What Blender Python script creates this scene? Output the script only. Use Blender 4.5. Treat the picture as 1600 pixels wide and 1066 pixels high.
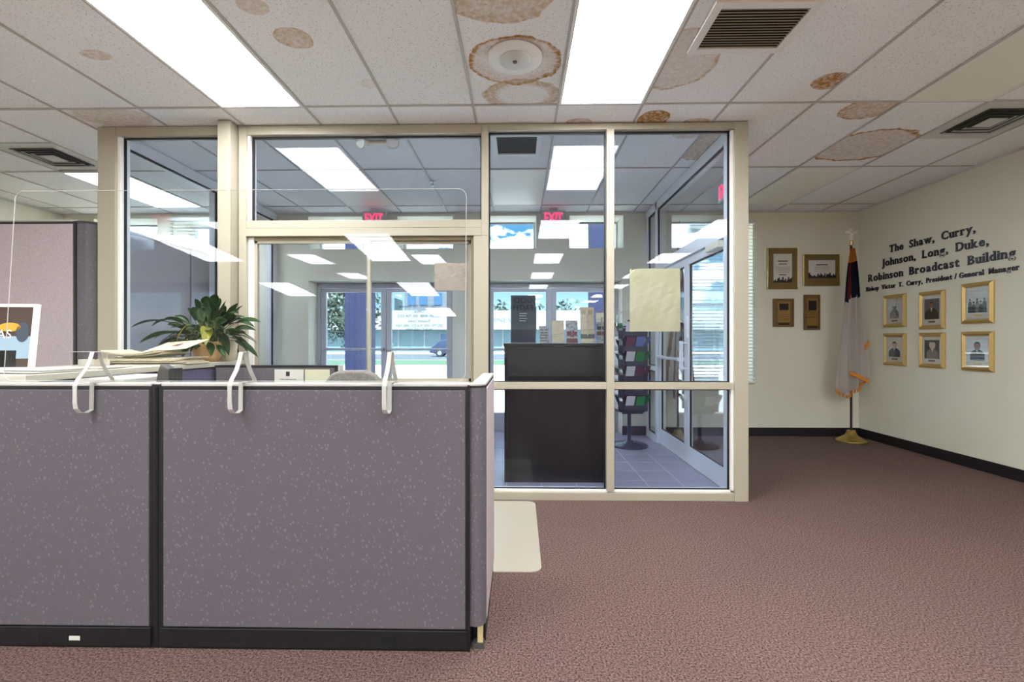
import bpy, bmesh, math, random
from mathutils import Vector, Matrix
random.seed(7)
for o in list(bpy.data.objects): bpy.data.objects.remove(o)
scn = bpy.context.scene
COL = scn.collection
PI = math.pi

# ------------------------------------------------------------------ camera, world, exposure
cd = bpy.data.cameras.new('camera'); cam = bpy.data.objects.new('camera', cd); COL.objects.link(cam)
cam.location = (0, 0, 1.25); cam.rotation_euler = (PI/2, 0, math.atan(12/710))
cd.sensor_width = 36; cd.lens = 36*710/1600; cd.clip_start = .05; cd.clip_end = 400
scn.camera = cam
scn.view_settings.view_transform = 'Standard'; scn.view_settings.look = 'None'
scn.view_settings.gamma = 1; scn.view_settings.use_curve_mapping = False
scn.view_settings.exposure = 1.38
scn.cycles.transparent_max_bounces = 40
scn.cycles.max_bounces = 10; scn.cycles.diffuse_bounces = 5
LAMP = 11.5
w = bpy.data.worlds.new('sky'); scn.world = w; w.use_nodes = True
nt = w.node_tree; nt.nodes.clear()
wo = nt.nodes.new('ShaderNodeOutputWorld'); bg = nt.nodes.new('ShaderNodeBackground'); bg.inputs[1].default_value = 3.0
tc = nt.nodes.new('ShaderNodeTexCoord'); mp = nt.nodes.new('ShaderNodeMapping'); mp.inputs['Scale'].default_value = (3, 3, 5)
nz = nt.nodes.new('ShaderNodeTexNoise'); nz.inputs['Scale'].default_value = 2.6; nz.inputs['Detail'].default_value = 7; nz.inputs['Roughness'].default_value = .52
cr = nt.nodes.new('ShaderNodeValToRGB'); cr.color_ramp.elements[0].position = .50; cr.color_ramp.elements[1].position = .58
cr.color_ramp.elements[0].color = (.024, .078, .125, 1); cr.color_ramp.elements[1].color = (.86, .93, .98, 1)
sx = nt.nodes.new('ShaderNodeSeparateXYZ'); mr = nt.nodes.new('ShaderNodeMapRange'); mr.inputs[1].default_value = 0.02; mr.inputs[2].default_value = .2
hz = nt.nodes.new('ShaderNodeMixRGB'); hz.inputs[1].default_value = (.14, .21, .23, 1)
nt.links.new(tc.outputs['Generated'], mp.inputs[0]); nt.links.new(mp.outputs[0], nz.inputs[0]); nt.links.new(nz.outputs[0], cr.inputs[0])
nt.links.new(tc.outputs['Generated'], sx.inputs[0]); nt.links.new(sx.outputs[2], mr.inputs[0]); nt.links.new(mr.outputs[0], hz.inputs[0])
nt.links.new(cr.outputs[0], hz.inputs[2]); nt.links.new(hz.outputs[0], bg.inputs[0]); nt.links.new(bg.outputs[0], wo.inputs[0])
sd = bpy.data.lights.new('sun', 'SUN'); sd.energy = 11.0; sd.angle = .02; sd.color = (1, .97, .92)
sun = bpy.data.objects.new('sun', sd); COL.objects.link(sun); sun.rotation_euler = (math.radians(28), 0, math.radians(14))

# ------------------------------------------------------------------ materials
def lin(r, g, b):
    f = lambda v: (v/255/12.92) if v/255 <= .04045 else ((v/255+.055)/1.055)**2.4
    return (f(r), f(g), f(b), 1)
def mat(name, col, rough=.6, metal=0, emit=None, es=0, noise=None, bump=None, spec=None):
    m = bpy.data.materials.new(name); m.use_nodes = True; t = m.node_tree; b = t.nodes['Principled BSDF']
    b.inputs['Base Color'].default_value = col; b.inputs['Roughness'].default_value = rough; b.inputs['Metallic'].default_value = metal
    if spec is not None: b.inputs['Specular IOR Level'].default_value = spec
    if emit: b.inputs['Emission Color'].default_value = emit; b.inputs['Emission Strength'].default_value = es
    if noise:                                   # (scale, second colour, low, high)
        c = t.nodes.new('ShaderNodeTexCoord'); n = t.nodes.new('ShaderNodeTexNoise'); n.inputs['Scale'].default_value = noise[0]; n.inputs['Detail'].default_value = 5
        r = t.nodes.new('ShaderNodeValToRGB'); r.color_ramp.elements[0].position = noise[2]; r.color_ramp.elements[1].position = noise[3]
        r.color_ramp.elements[0].color = col; r.color_ramp.elements[1].color = noise[1]
        t.links.new(c.outputs['Object'], n.inputs[0]); t.links.new(n.outputs[0], r.inputs[0]); t.links.new(r.outputs[0], b.inputs['Base Color'])
    if bump:
        c = t.nodes.new('ShaderNodeTexCoord'); n = t.nodes.new('ShaderNodeTexNoise'); n.inputs['Scale'].default_value = bump[0]; n.inputs['Detail'].default_value = 3
        u = t.nodes.new('ShaderNodeBump'); u.inputs['Strength'].default_value = bump[1]; u.inputs['Distance'].default_value = .01
        t.links.new(c.outputs['Object'], n.inputs[0]); t.links.new(n.outputs[0], u.inputs['Height']); t.links.new(u.outputs[0], b.inputs['Normal'])
    return m
def glass(name, tint, f0=.045, rough=0.0):
    m = bpy.data.materials.new(name); m.use_nodes = True; t = m.node_tree; t.nodes.clear(); N = t.nodes.new
    o = N('ShaderNodeOutputMaterial'); tr = N('ShaderNodeBsdfTransparent'); gl = N('ShaderNodeBsdfGlossy'); mx = N('ShaderNodeMixShader')
    tr.inputs[0].default_value = (*tint, 1); gl.inputs['Roughness'].default_value = rough
    lw = N('ShaderNodeLayerWeight'); lw.inputs[0].default_value = .5
    p = N('ShaderNodeMath'); p.operation = 'POWER'; p.inputs[1].default_value = 5
    q = N('ShaderNodeMath'); q.operation = 'MULTIPLY_ADD'; q.inputs[1].default_value = 1-f0; q.inputs[2].default_value = f0
    t.links.new(lw.outputs['Facing'], p.inputs[0]); t.links.new(p.outputs[0], q.inputs[0]); t.links.new(q.outputs[0], mx.inputs[0])
    t.links.new(tr.outputs[0], mx.inputs[1]); t.links.new(gl.outputs[0], mx.inputs[2]); t.links.new(mx.outputs[0], o.inputs[0])
    return m
M = {}
M['wall'] = mat('cream_paint', lin(228, 225, 208), .7, noise=(1.2, lin(223, 219, 201), .4, .7), bump=(120, .05))
M['behind'] = mat('cream_paint_rear', lin(208, 203, 186), .8)
M['carpet'] = None
M['frame'] = mat('beige_enamel', lin(172, 164, 146), .35)
M['stop'] = mat('white_enamel', lin(238, 236, 232), .35)
M['gasket'] = mat('black_rubber', lin(12, 14, 20), .5)
M['alu'] = mat('grey_aluminium', lin(186, 187, 194), .4, .25)
M['whitealu'] = mat('white_aluminium', lin(232, 234, 240), .35)
M['glass'] = glass('partition_glass', (.905, .935, .975), .020)
M['glass_side'] = glass('side_glass', (.95, .975, .985), .06)
M['glass_ext'] = glass('outer_glass', (.96, .985, 1.0), .04)
M['acrylic'] = glass('clear_acrylic', (.985, .99, .985), .018)
M['acryl_edge'] = mat('acrylic_edge', lin(192, 189, 184), .25)
M['base'] = mat('black_vinyl', lin(24, 20, 24), .45)
M['bluebase'] = mat('plum_vinyl', lin(62, 56, 78), .45)
M['black'] = mat('black_plastic', lin(20, 20, 22), .45, noise=(30, lin(30, 30, 33), .4, .8))
M['slot'] = mat('slot_dark', lin(3, 3, 3), .9)
M['cap'] = mat('light_cap', lin(186, 182, 178), .4)
M['dark_grey'] = mat('dark_grey_plastic', lin(70, 68, 66), .55)
M['white'] = mat('white_paint', lin(236, 235, 230), .5)
M['lens_off'] = mat('unlit_lens', lin(240, 237, 224), .4)
M['paper'] = mat('cream_paper', lin(202, 199, 168), .8, noise=(6, lin(210, 207, 180), .35, .65))
M['paper2'] = mat('pinkish_paper', lin(196, 184, 172), .8, noise=(8, lin(202, 190, 178), .4, .6))
M['sheet'] = mat('white_paper', lin(208, 205, 197), .8)
M['news'] = mat('newsprint', lin(206, 196, 172), .85, noise=(40, lin(176, 168, 148), .4, .75))
M['counter_w'] = mat('off_white_laminate', lin(196, 190, 176), .4)
M['podium'] = mat('espresso_laminate', lin(27, 25, 27), .25, noise=(2.5, lin(33, 30, 30), .3, .7))
M['podium_top'] = mat('grey_laminate_edge', lin(140, 136, 140), .3)
M['gold'] = mat('gold_frame', lin(206, 176, 112), .38, .55)
M['golddark'] = mat('bronze_mat', lin(120, 98, 52), .5, .2)
M['bright_gold'] = mat('polished_brass', lin(232, 214, 150), .25, .8)
M['brass'] = mat('brass', lin(176, 152, 84), .3, .85)
M['wood_plaque'] = mat('walnut_plaque', lin(96, 68, 34), .4, noise=(14, lin(120, 88, 46), .3, .7))
M['plaque_metal'] = mat('engraved_brass', lin(150, 116, 58), .4, .4)
M['dark'] = mat('dark_print', lin(32, 26, 24), .6)
M['letter'] = mat('purple_black_letter', lin(34, 20, 38), .3)
M['navy'] = mat('navy_cloth', lin(18, 20, 46), .8)
M['redcloth'] = mat('red_cloth', lin(120, 26, 24), .8)
M['whitecloth'] = mat('white_cloth', lin(214, 206, 200), .8)
M['fringe'] = mat('gold_fringe', lin(206, 130, 44), .7)
M['pole'] = mat('dark_wood_pole', lin(44, 24, 16), .4)
M['cross'] = mat('pale_gold', lin(255, 250, 232), .4)
M['skin'] = mat('skin_print', lin(150, 100, 76), .7)
M['skin_l'] = mat('skin_print_light', lin(196, 178, 162), .7)
M['suit'] = mat('black_suit_print', lin(26, 24, 28), .7)
M['bluesuit'] = mat('slate_shirt_print', lin(52, 66, 84), .7)
M['greysuit'] = mat('grey_suit_print', lin(112, 106, 102), .7)
M['greybg'] = mat('grey_print', lin(96, 98, 112), .7)
M['palebg'] = mat('pale_print', lin(206, 212, 216), .7)
M['exitred'] = mat('exit_red', lin(200, 20, 50), .5, emit=(1, .04, .12, 1), es=.9)
M['exitbody'] = mat('exit_body', lin(196, 200, 204), .5)
M['cream_plastic'] = mat('cream_plastic', lin(222, 216, 196), .4)
M['lampglass'] = mat('lamp_face', lin(240, 240, 236), .15, .2)
M['louvre'] = mat('brown_louvre', lin(150, 136, 108), .5)
M['void'] = mat('duct_void', lin(34, 27, 18), .9)
M['vwhite'] = mat('vent_white', lin(206, 206, 202), .5)
M['runner'] = mat('ceiling_runner', lin(186, 182, 176), .5)
M['slat'] = mat('blind_slat', lin(222, 226, 226), .5)
M['bluecol'] = mat('blue_stucco', lin(10, 24, 62), .8, noise=(20, lin(13, 27, 66), .3, .7))
M['extwhite'] = mat('white_stucco', lin(128, 134, 136), .8)
M['extpale'] = mat('pale_aqua_wall', lin(84, 110, 118), .8)
M['extgrey'] = mat('grey_exterior', lin(82, 94, 102), .8)
M['extwin'] = mat('exterior_window', lin(40, 78, 110), .5)
M['paving'] = mat('sidewalk_concrete', lin(196, 200, 198), .85, noise=(3, lin(186, 190, 190), .3, .7))
M['road'] = mat('asphalt', lin(56, 68, 76), .9, noise=(5, lin(62, 74, 82), .3, .7))
M['grass'] = mat('grass', lin(58, 86, 66), .9, noise=(8, lin(46, 76, 54), .35, .65))
M['leafA'] = mat('leaf_dark', lin(38, 72, 40), .35, noise=(14, lin(64, 100, 52), .35, .7))
M['leafY'] = mat('leaf_yellow', lin(176, 160, 44), .4, noise=(10, lin(120, 140, 50), .3, .8))
M['stem'] = mat('leaf_stem', lin(92, 112, 58), .5)
M['soil'] = mat('potting_soil', lin(48, 36, 26), .9)
M['terracotta'] = mat('peach_wrap', lin(222, 178, 126), .5, noise=(7, lin(208, 158, 104), .35, .7))
M['creampot'] = mat('cream_ceramic', lin(226, 216, 190), .35)
M['treeleaf'] = mat('tree_leaf', lin(28, 48, 38), .7, noise=(.8, lin(46, 70, 54), .35, .65))
M['bark'] = mat('bark', lin(90, 80, 70), .9)
M['carpaint'] = mat('blue_grey_car', lin(44, 60, 90), .25, .3)
M['carglass'] = mat('car_glass', lin(44, 60, 84), .1)
M['tyre'] = mat('tyre', lin(28, 30, 36), .8)
M['green'] = mat('green_post', lin(60, 120, 100), .6)
M['rack'] = mat('slate_rack_plastic', lin(58, 60, 84), .35)
M['brgreen'] = mat('green_leaflet', lin(40, 140, 82), .6)
M['brmag'] = mat('magenta_leaflet', lin(110, 52, 92), .6)
M['brblue'] = mat('blue_leaflet', lin(104, 120, 190), .6)
M['brwhite'] = mat('white_leaflet', lin(226, 224, 228), .6)
M['brtan'] = mat('tan_card', lin(184, 168, 142), .7, noise=(30, lin(168, 150, 122), .4, .7))
M['brgrey'] = mat('grey_card', lin(150, 150, 146), .7, noise=(40, lin(110, 108, 106), .45, .6))
M['brdark'] = mat('dark_blue_card', lin(32, 43, 50), .5)
M['brmaroon'] = mat('maroon_print', lin(96, 38, 42), .6)
M['seatfabric'] = mat('grey_chair_fabric', lin(134, 128, 124), .9, noise=(90, lin(112, 107, 104), .4, .7))
M['mat'] = mat('cream_vinyl_mat', lin(176, 168, 152), .3)
M['steel'] = mat('brushed_steel', lin(190, 192, 196), .3, .8)
M['yellow'] = mat('yellow_print', lin(206, 160, 40), .6)
M['posterblue'] = mat('pale_blue_print', lin(150, 176, 196), .6)
M['brown'] = mat('brown_print', lin(64, 44, 34), .6)
M['wooddoor'] = mat('pale_wood', lin(196, 178, 128), .5)
M['groutm'] = mat('light_grout', lin(214, 210, 220), .8)
M['ftile'] = mat('lilac_grey_tile', lin(160, 154, 178), .3, noise=(1.4, lin(170, 164, 186), .3, .7))
M['screwm'] = mat('screw', lin(120, 110, 80), .4, .6)

def emission(name, col, s):
    m = bpy.data.materials.new(name); m.use_nodes = True; t = m.node_tree; t.nodes.clear()
    o = t.nodes.new('ShaderNodeOutputMaterial'); e = t.nodes.new('ShaderNodeEmission'); e.inputs[0].default_value = col; e.inputs[1].default_value = s
    t.links.new(e.outputs[0], o.inputs[0]); return m
M['lens'] = emission('lit_lens', (.955, .985, 1, 1), LAMP)

def fabric():
    m = bpy.data.materials.new('speckled_fabric'); m.use_nodes = True; t = m.node_tree; N = t.nodes.new; b = t.nodes['Principled BSDF']
    b.inputs['Roughness'].default_value = .75; b.inputs['Specular IOR Level'].default_value = .35
    c = N('ShaderNodeTexCoord'); mp = N('ShaderNodeMapping'); mp.inputs['Scale'].default_value = (1, 1, .8); mp.inputs['Rotation'].default_value = (0, .35, 0)
    ds = N('ShaderNodeTexNoise'); ds.inputs['Scale'].default_value = 60; 
    ad = N('ShaderNodeMixRGB'); ad.blend_type = 'ADD'; ad.inputs[0].default_value = .012
    v = N('ShaderNodeTexVoronoi'); v.inputs['Scale'].default_value = 58; v.inputs['Randomness'].default_value = 1
    r = N('ShaderNodeValToRGB'); r.color_ramp.elements[0].position = .2; r.color_ramp.elements[1].position = .29
    r.color_ramp.elements[0].color = (1, 1, 1, 1); r.color_ramp.elements[1].color = (0, 0, 0, 1)
    sp = N('ShaderNodeSeparateColor'); gt = N('ShaderNodeMath'); gt.operation = 'GREATER_THAN'; gt.inputs[1].default_value = .25
    mu = N('ShaderNodeMath'); mu.operation = 'MULTIPLY'
    wv = N('ShaderNodeTexNoise'); wv.inputs['Scale'].default_value = 260
    base = N('ShaderNodeMixRGB'); base.inputs[1].default_value = lin(84, 79, 85); base.inputs[2].default_value = lin(102, 96, 103)
    mx = N('ShaderNodeMixRGB'); mx.inputs[2].default_value = lin(111, 105, 112)
    L = t.links.new
    L(c.outputs['Object'], mp.inputs[0]); L(mp.outputs[0], ds.inputs[0]); L(mp.outputs[0], ad.inputs[1]); L(ds.outputs[1], ad.inputs[2]); L(ad.outputs[0], v.inputs[0])
    L(v.outputs['Distance'], r.inputs[0]); L(v.outputs['Color'], sp.inputs[0]); L(sp.outputs[0], gt.inputs[0]); L(gt.outputs[0], mu.inputs[0]); L(r.outputs[0], mu.inputs[1])
    L(c.outputs['Object'], wv.inputs[0]); L(wv.outputs[0], base.inputs[0]); L(base.outputs[0], mx.inputs[1]); L(mu.outputs[0], mx.inputs[0]); L(mx.outputs[0], b.inputs['Base Color'])
    u = N('ShaderNodeBump'); u.inputs['Strength'].default_value = .25; u.inputs['Distance'].default_value = .002
    L(mu.outputs[0], u.inputs['Height']); L(u.outputs[0], b.inputs['Normal'])
    return m
M['fabric'] = fabric()
M['fabric_dark'] = mat('plum_grey_fabric', lin(104, 98, 136), .85, noise=(120, lin(88, 82, 118), .4, .7))
M['fabric_tall'] = mat('mauve_fabric', lin(186, 172, 176), .85, noise=(80, lin(172, 158, 163), .4, .7))

def carpet():
    m = bpy.data.materials.new('mauve_carpet'); m.use_nodes = True; t = m.node_tree; N = t.nodes.new; b = t.nodes['Principled BSDF']; L = t.links.new
    b.inputs['Roughness'].default_value = .95; b.inputs['Specular IOR Level'].default_value = .15
    c = N('ShaderNodeTexCoord'); n1 = N('ShaderNodeTexNoise'); n1.inputs['Scale'].default_value = 120; n1.inputs['Detail'].default_value = 6; n1.inputs['Roughness'].default_value = .75
    r = N('ShaderNodeValToRGB'); r.color_ramp.elements[0].position = .38; r.color_ramp.elements[1].position = .64
    r.color_ramp.elements[0].color = lin(42, 29, 27); r.color_ramp.elements[1].color = lin(152, 125, 114)
    n2 = N('ShaderNodeTexNoise'); n2.inputs['Scale'].default_value = .9; n2.inputs['Detail'].default_value = 2
    mx = N('ShaderNodeMixRGB'); mx.blend_type = 'MULTIPLY'; mx.inputs[2].default_value = (.84, .8, .92, 1)
    u = N('ShaderNodeBump'); u.inputs['Strength'].default_value = .5; u.inputs['Distance'].default_value = .006
    L(c.outputs['Object'], n1.inputs[0]); L(n1.outputs[0], r.inputs[0]); L(c.outputs['Object'], n2.inputs[0]); L(n2.outputs[0], mx.inputs[0]); L(r.outputs[0], mx.inputs[1])
    L(mx.outputs[0], b.inputs['Base Color']); L(n1.outputs[0], u.inputs['Height']); L(u.outputs[0], b.inputs['Normal'])
    return m
M['carpet'] = carpet()

def tile_mat(name, stains):
    """speckled mineral ceiling tile; stains = (x, y, rx, ry, ring, fill, colour, inner)"""
    m = bpy.data.materials.new(name); m.use_nodes = True; t = m.node_tree; N = t.nodes.new; b = t.nodes['Principled BSDF']; L = t.links.new
    b.inputs['Roughness'].default_value = .95; b.inputs['Specular IOR Level'].default_value = .1
    g = N('ShaderNodeNewGeometry'); n = N('ShaderNodeTexNoise'); n.inputs['Scale'].default_value = 105; n.inputs['Detail'].default_value = 2
    r = N('ShaderNodeValToRGB'); r.color_ramp.elements[0].position = .60; r.color_ramp.elements[1].position = .70
    r.color_ramp.elements[0].color = lin(243, 243, 243); r.color_ramp.elements[1].color = lin(198, 193, 184)
    L(g.outputs['Position'], n.inputs[0]); L(n.outputs[0], r.inputs[0]); cur = r.outputs[0]
    for (x, y, rx, ry, ring, fill, colr, inner) in stains:
        v = N('ShaderNodeVectorMath'); v.operation = 'SUBTRACT'; v.inputs[1].default_value = (x, y, 0)
        s = N('ShaderNodeVectorMath'); s.operation = 'MULTIPLY'; s.inputs[1].default_value = (1/rx, 1/ry, 0)
        q = N('ShaderNodeTexNoise'); q.inputs['Scale'].default_value = 9; q.inputs['Detail'].default_value = 5
        a = N('ShaderNodeMath'); a.operation = 'MULTIPLY_ADD'; a.inputs[1].default_value = .32; 
        ln = N('ShaderNodeVectorMath'); ln.operation = 'LENGTH'
        k = N('ShaderNodeValToRGB'); e = k.color_ramp.elements
        e[0].position = 0; e[0].color = (inner,)*3+(1,); e[1].position = 1.0; e[1].color = (0, 0, 0, 1)
        for p_, v_ in ((.40, inner), (.62, fill), (.72, fill), (.81, ring), (.84, ring*.85), (.865, 0)):
            z = e.new(p_); z.color = (v_,)*3+(1,)
        L(g.outputs['Position'], v.inputs[0]); L(v.outputs[0], s.inputs[0]); L(s.outputs[0], ln.inputs[0]); L(g.outputs['Position'], q.inputs[0])
        L(q.outputs[0], a.inputs[0]); sub = N('ShaderNodeMath'); sub.operation = 'SUBTRACT'; sub.inputs[1].default_value = .32
        L(ln.outputs['Value'], sub.inputs[0]); L(sub.outputs[0], a.inputs[2]); L(a.outputs[0], k.inputs[0])
        # mottling
        q2 = N('ShaderNodeTexNoise'); q2.inputs['Scale'].default_value = 38; q2.inputs['Detail'].default_value = 4
        m2 = N('ShaderNodeMath'); m2.operation = 'MULTIPLY_ADD'; m2.inputs[1].default_value = 2.4; m2.inputs[2].default_value = -.25
        m3 = N('ShaderNodeMath'); m3.operation = 'MULTIPLY'; m3.use_clamp = True
        L(g.outputs['Position'], q2.inputs[0]); L(q2.outputs[0], m2.inputs[0]); L(m2.outputs[0], m3.inputs[0]); L(k.outputs[0], m3.inputs[1])
        mx = N('ShaderNodeMixRGB'); mx.inputs[2].default_value = colr; L(m3.outputs[0], mx.inputs[0]); L(cur, mx.inputs[1]); cur = mx.outputs[0]
    L(cur, b.inputs['Base Color'])
    u = N('ShaderNodeBump'); u.inputs['Strength'].default_value = .35; u.inputs['Distance'].default_value = .004; u.invert = True
    L(n.outputs[0], u.inputs['Height']); L(u.outputs[0], b.inputs['Normal'])
    return m

# ------------------------------------------------------------------ mesh helpers
class MB:
    def __init__(s): s.bm = bmesh.new()
    def box(s, x0, x1, y0, y1, z0, z1):
        vs = [s.bm.verts.new((x, y, z)) for x in (x0, x1) for y in (y0, y1) for z in (z0, z1)]
        for f in ((0, 1, 3, 2), (4, 6, 7, 5), (0, 4, 5, 1), (2, 3, 7, 6), (0, 2, 6, 4), (1, 5, 7, 3)): s.bm.faces.new([vs[i] for i in f])
        return s
    def prism(s, pts, axis, a0, a1):
        """pts: 2-D outline; axis 'x': pts=(y,z), 'y': pts=(x,z), 'z': pts=(x,y)"""
        def P(p, a): return {'x': (a, p[0], p[1]), 'y': (p[0], a, p[1]), 'z': (p[0], p[1], a)}[axis]
        A = [s.bm.verts.new(P(p, a0)) for p in pts]; B = [s.bm.verts.new(P(p, a1)) for p in pts]; n = len(pts)
        s.bm.faces.new(A); s.bm.faces.new(B[::-1])
        for i in range(n): s.bm.faces.new((A[i], B[i], B[(i+1) % n], A[(i+1) % n]))
        return s
    def lathe(s, prof, c=(0, 0, 0), n=24, axis='z'):
        rings = []
        for (r, h) in prof:
            ring = []
            for i in range(n):
                a = 2*PI*i/n; x, y = r*math.cos(a), r*math.sin(a)
                p = {'z': (x, y, h), 'y': (x, h, y), 'x': (h, x, y)}[axis]
                ring.append(s.bm.verts.new((p[0]+c[0], p[1]+c[1], p[2]+c[2])))
            rings.append(ring)
        for a, b in zip(rings, rings[1:]):
            for i in range(n): s.bm.faces.new((a[i], a[(i+1) % n], b[(i+1) % n], b[i]))
        s.bm.faces.new(rings[0][::-1]); s.bm.faces.new(rings[-1]); return s
    def tube(s, pts, r, n=8):
        pts = [Vector(p) for p in pts]; rings = []
        rr = r if isinstance(r, (list, tuple)) else [r]*len(pts)
        for i, p in enumerate(pts):
            d = (pts[min(i+1, len(pts)-1)]-pts[max(i-1, 0)]).normalized()
            u = d.cross(Vector((0, 0, 1)));  u = u.normalized() if u.length > 1e-3 else Vector((1, 0, 0)); v = d.cross(u)
            rings.append([s.bm.verts.new(p+rr[i]*(math.cos(2*PI*k/n)*u+math.sin(2*PI*k/n)*v)) for k in range(n)])
        for a, b in zip(rings, rings[1:]):
            for i in range(n): s.bm.faces.new((a[i], a[(i+1) % n], b[(i+1) % n], b[i]))
        s.bm.faces.new(rings[0][::-1]); s.bm.faces.new(rings[-1]); return s
    def quad(s, *p): s.bm.faces.new([s.bm.verts.new(q) for q in p]); return s
    def xf(s, m): bmesh.ops.transform(s.bm, matrix=m, verts=s.bm.verts); return s
    def mesh(s, name, m, smooth=False):
        bmesh.ops.recalc_face_normals(s.bm, faces=s.bm.faces)
        me = bpy.data.meshes.new(name); s.bm.to_mesh(me); s.bm.free()
        for x in (m if isinstance(m, list) else [m]): me.materials.append(M[x] if isinstance(x, str) else x)
        if smooth:
            for p in me.polygons: p.use_smooth = True
        return me
    def build(s, name, m, parent=None, bev=0, smooth=False):
        return link(name, s.mesh(name, m, smooth), parent, bev)
def link(name, me, parent=None, bev=0, loc=None):
    o = bpy.data.objects.new(name, me); COL.objects.link(o)
    if parent is not None: o.parent = parent; o.matrix_parent_inverse = Matrix.Translation(-Vector(parent.location)) if 0 else Matrix.Identity(4)
    if parent is not None and parent.get('_abs'): o.location = -Vector(parent.location)
    if loc is not None: o.location = loc
    if bev:
        b = o.modifiers.new('bevel', 'BEVEL'); b.width = bev; b.segments = 2; b.limit_method = 'ANGLE'
        for p in me.polygons: p.use_smooth = True
        b.harden_normals = True
    return o
def tag(o, label=None, cat=None, group=None, kind=None):
    if label: o['label'] = label
    if cat: o['category'] = cat
    if group: o['group'] = group
    if kind: o['kind'] = kind
    return o
def thing(name, loc=(0, 0, 0), label=None, cat=None, group=None, kind=None, rz=0, local=False):
    """Empty at a thing's base. Unless local, its parts are modelled in room coordinates."""
    o = bpy.data.objects.new(name, None); COL.objects.link(o); o.location = loc; o.rotation_euler = (0, 0, rz); o.empty_display_size = .1
    if not local: o['_abs'] = 1
    return tag(o, label, cat, group, kind)
def B(*a): return MB().box(*a)
def part(name, m, parent, *a, bev=0): return MB().box(*a).build(name, m, parent, bev)
def copy_tree(o, parent=None):
    c = o.copy(); COL.objects.link(c); c.parent = parent
    for ch in list(o.children): copy_tree(ch, c)
    return c
def ell(cx, cz, rx, rz, n=18, a0=0, a1=2*PI): return [(cx+rx*math.cos(a0+(a1-a0)*i/n), cz+rz*math.sin(a0+(a1-a0)*i/n)) for i in range(n)]
def rrect(x0, x1, y0, y1, r, n=5):
    p = []
    for cx, cy, a in ((x1-r, y1-r, 0), (x0+r, y1-r, PI/2), (x0+r, y0+r, PI), (x1-r, y0+r, 1.5*PI)):
        p += [(cx+r*math.cos(a+PI/2*i/n), cy+r*math.sin(a+PI/2*i/n)) for i in range(n+1)]
    return p
def text_mesh(body, size, extrude, m, name='lettering', offset=0.0):
    c = bpy.data.curves.new('t', 'FONT'); c.body = body; c.size = size; c.extrude = extrude; c.offset = offset; c.resolution_u = 3; c.align_x = 'LEFT'
    o = bpy.data.objects.new('t', c); COL.objects.link(o); bpy.context.view_layer.update()
    me = bpy.data.meshes.new_from_object(o.evaluated_get(bpy.context.evaluated_depsgraph_get()))
    bpy.data.objects.remove(o); me.materials.clear(); me.materials.append(M[m]); me.name = name; return me
def text_on(body, size, m, parent, name, cx, cy, cz, facing='-y', width=None, extrude=.001, mirror=False, offset=0.0):
    me = text_mesh(body, size, extrude, m, name, offset)
    xs = [v.co.x for v in me.vertices]; ys = [v.co.y for v in me.vertices]
    w0 = max(xs)-min(xs); k = (width/w0) if width else 1; mx, my = (max(xs)+min(xs))/2, (max(ys)+min(ys))/2
    for v in me.vertices:
        x, y, z = (v.co.x-mx)*k, (v.co.y-my), v.co.z
        if mirror: x = -x
        v.co = (cx+x, cy-z, cz+y) if facing == '-y' else (cx-z, cy-x, cz+y)
    if mirror: me.flip_normals()
    return link(name, me, parent)

H = 2.956; YF = 3.56; YB = 6.04; XR = 4.45; XL = -6.18; YR = -9.0; XV0, XV1 = -3.361, 1.779; TW = .42

# ------------------------------------------------------------------ room shell
def wall_xz(name, x0, x1, z0, z1, y0, y1, holes, m):
    xs = sorted({x0, x1, *[h[0] for h in holes], *[h[1] for h in holes]}); zs = sorted({z0, z1, *[h[2] for h in holes], *[h[3] for h in holes]})
    def solid(i, j):
        if i < 0 or j < 0 or i >= len(xs)-1 or j >= len(zs)-1: return False
        cx, cz = (xs[i]+xs[i+1])/2, (zs[j]+zs[j+1])/2
        return not any(h[0] < cx < h[1] and h[2] < cz < h[3] for h in holes)
    b = MB()
    for i in range(len(xs)-1):
        for j in range(len(zs)-1):
            if not solid(i, j): continue
            a, c, d, e = xs[i], xs[i+1], zs[j], zs[j+1]
            b.quad((a, y0, d), (c, y0, d), (c, y0, e), (a, y0, e)); b.quad((a, y1, d), (a, y1, e), (c, y1, e), (c, y1, d))
            if not solid(i-1, j): b.quad((a, y0, d), (a, y0, e), (a, y1, e), (a, y1, d))
            if not solid(i+1, j): b.quad((c, y0, d), (c, y1, d), (c, y1, e), (c, y0, e))
            if not solid(i, j-1): b.quad((a, y0, d), (a, y1, d), (c, y1, d), (c, y0, d))
            if not solid(i, j+1): b.quad((a, y0, e), (c, y0, e), (c, y1, e), (a, y1, e))
    bmesh.ops.remove_doubles(b.bm, verts=b.bm.verts, dist=1e-5)
    return tag(b.build(name, m), kind='structure')
floor = tag(B(XL-.2, XR+.2, YR, YB+TW, -.2, 0).build('floor', 'carpet'), kind='structure')
CLW = [(-2.829, -2.087), (-1.632, -.89), (-.47, .221), (.662, 1.372)]
DOP = [(-2.829, -.895), (-.485, 1.356)]
holes = [(a, b, 2.482, 2.915) for a, b in CLW] + [(a, b, 0, 2.06) for a, b in DOP]
holes += [(2.13, 3.07, .71, 2.80), (-5.75, -4.88, 2.482, 2.90), (-4.66, -3.62, .9, 2.88)]
wall_xz('wall_back', XL-.2, XR+.2, 0, H+.3, YB, YB+TW, holes, 'wall')
tag(B(XR, XR+.2, YR, YB, 0, H+.3).build('wall_right', 'wall'), kind='structure')
tag(B(XL-.2, XL, YR, YB, 0, H+.3).build('wall_left', 'wall'), kind='structure')
tag(B(XL-.2, XR+.2, YR-.2, YR, 0, H+.3).build('wall_rear', 'behind'), kind='structure')
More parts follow.
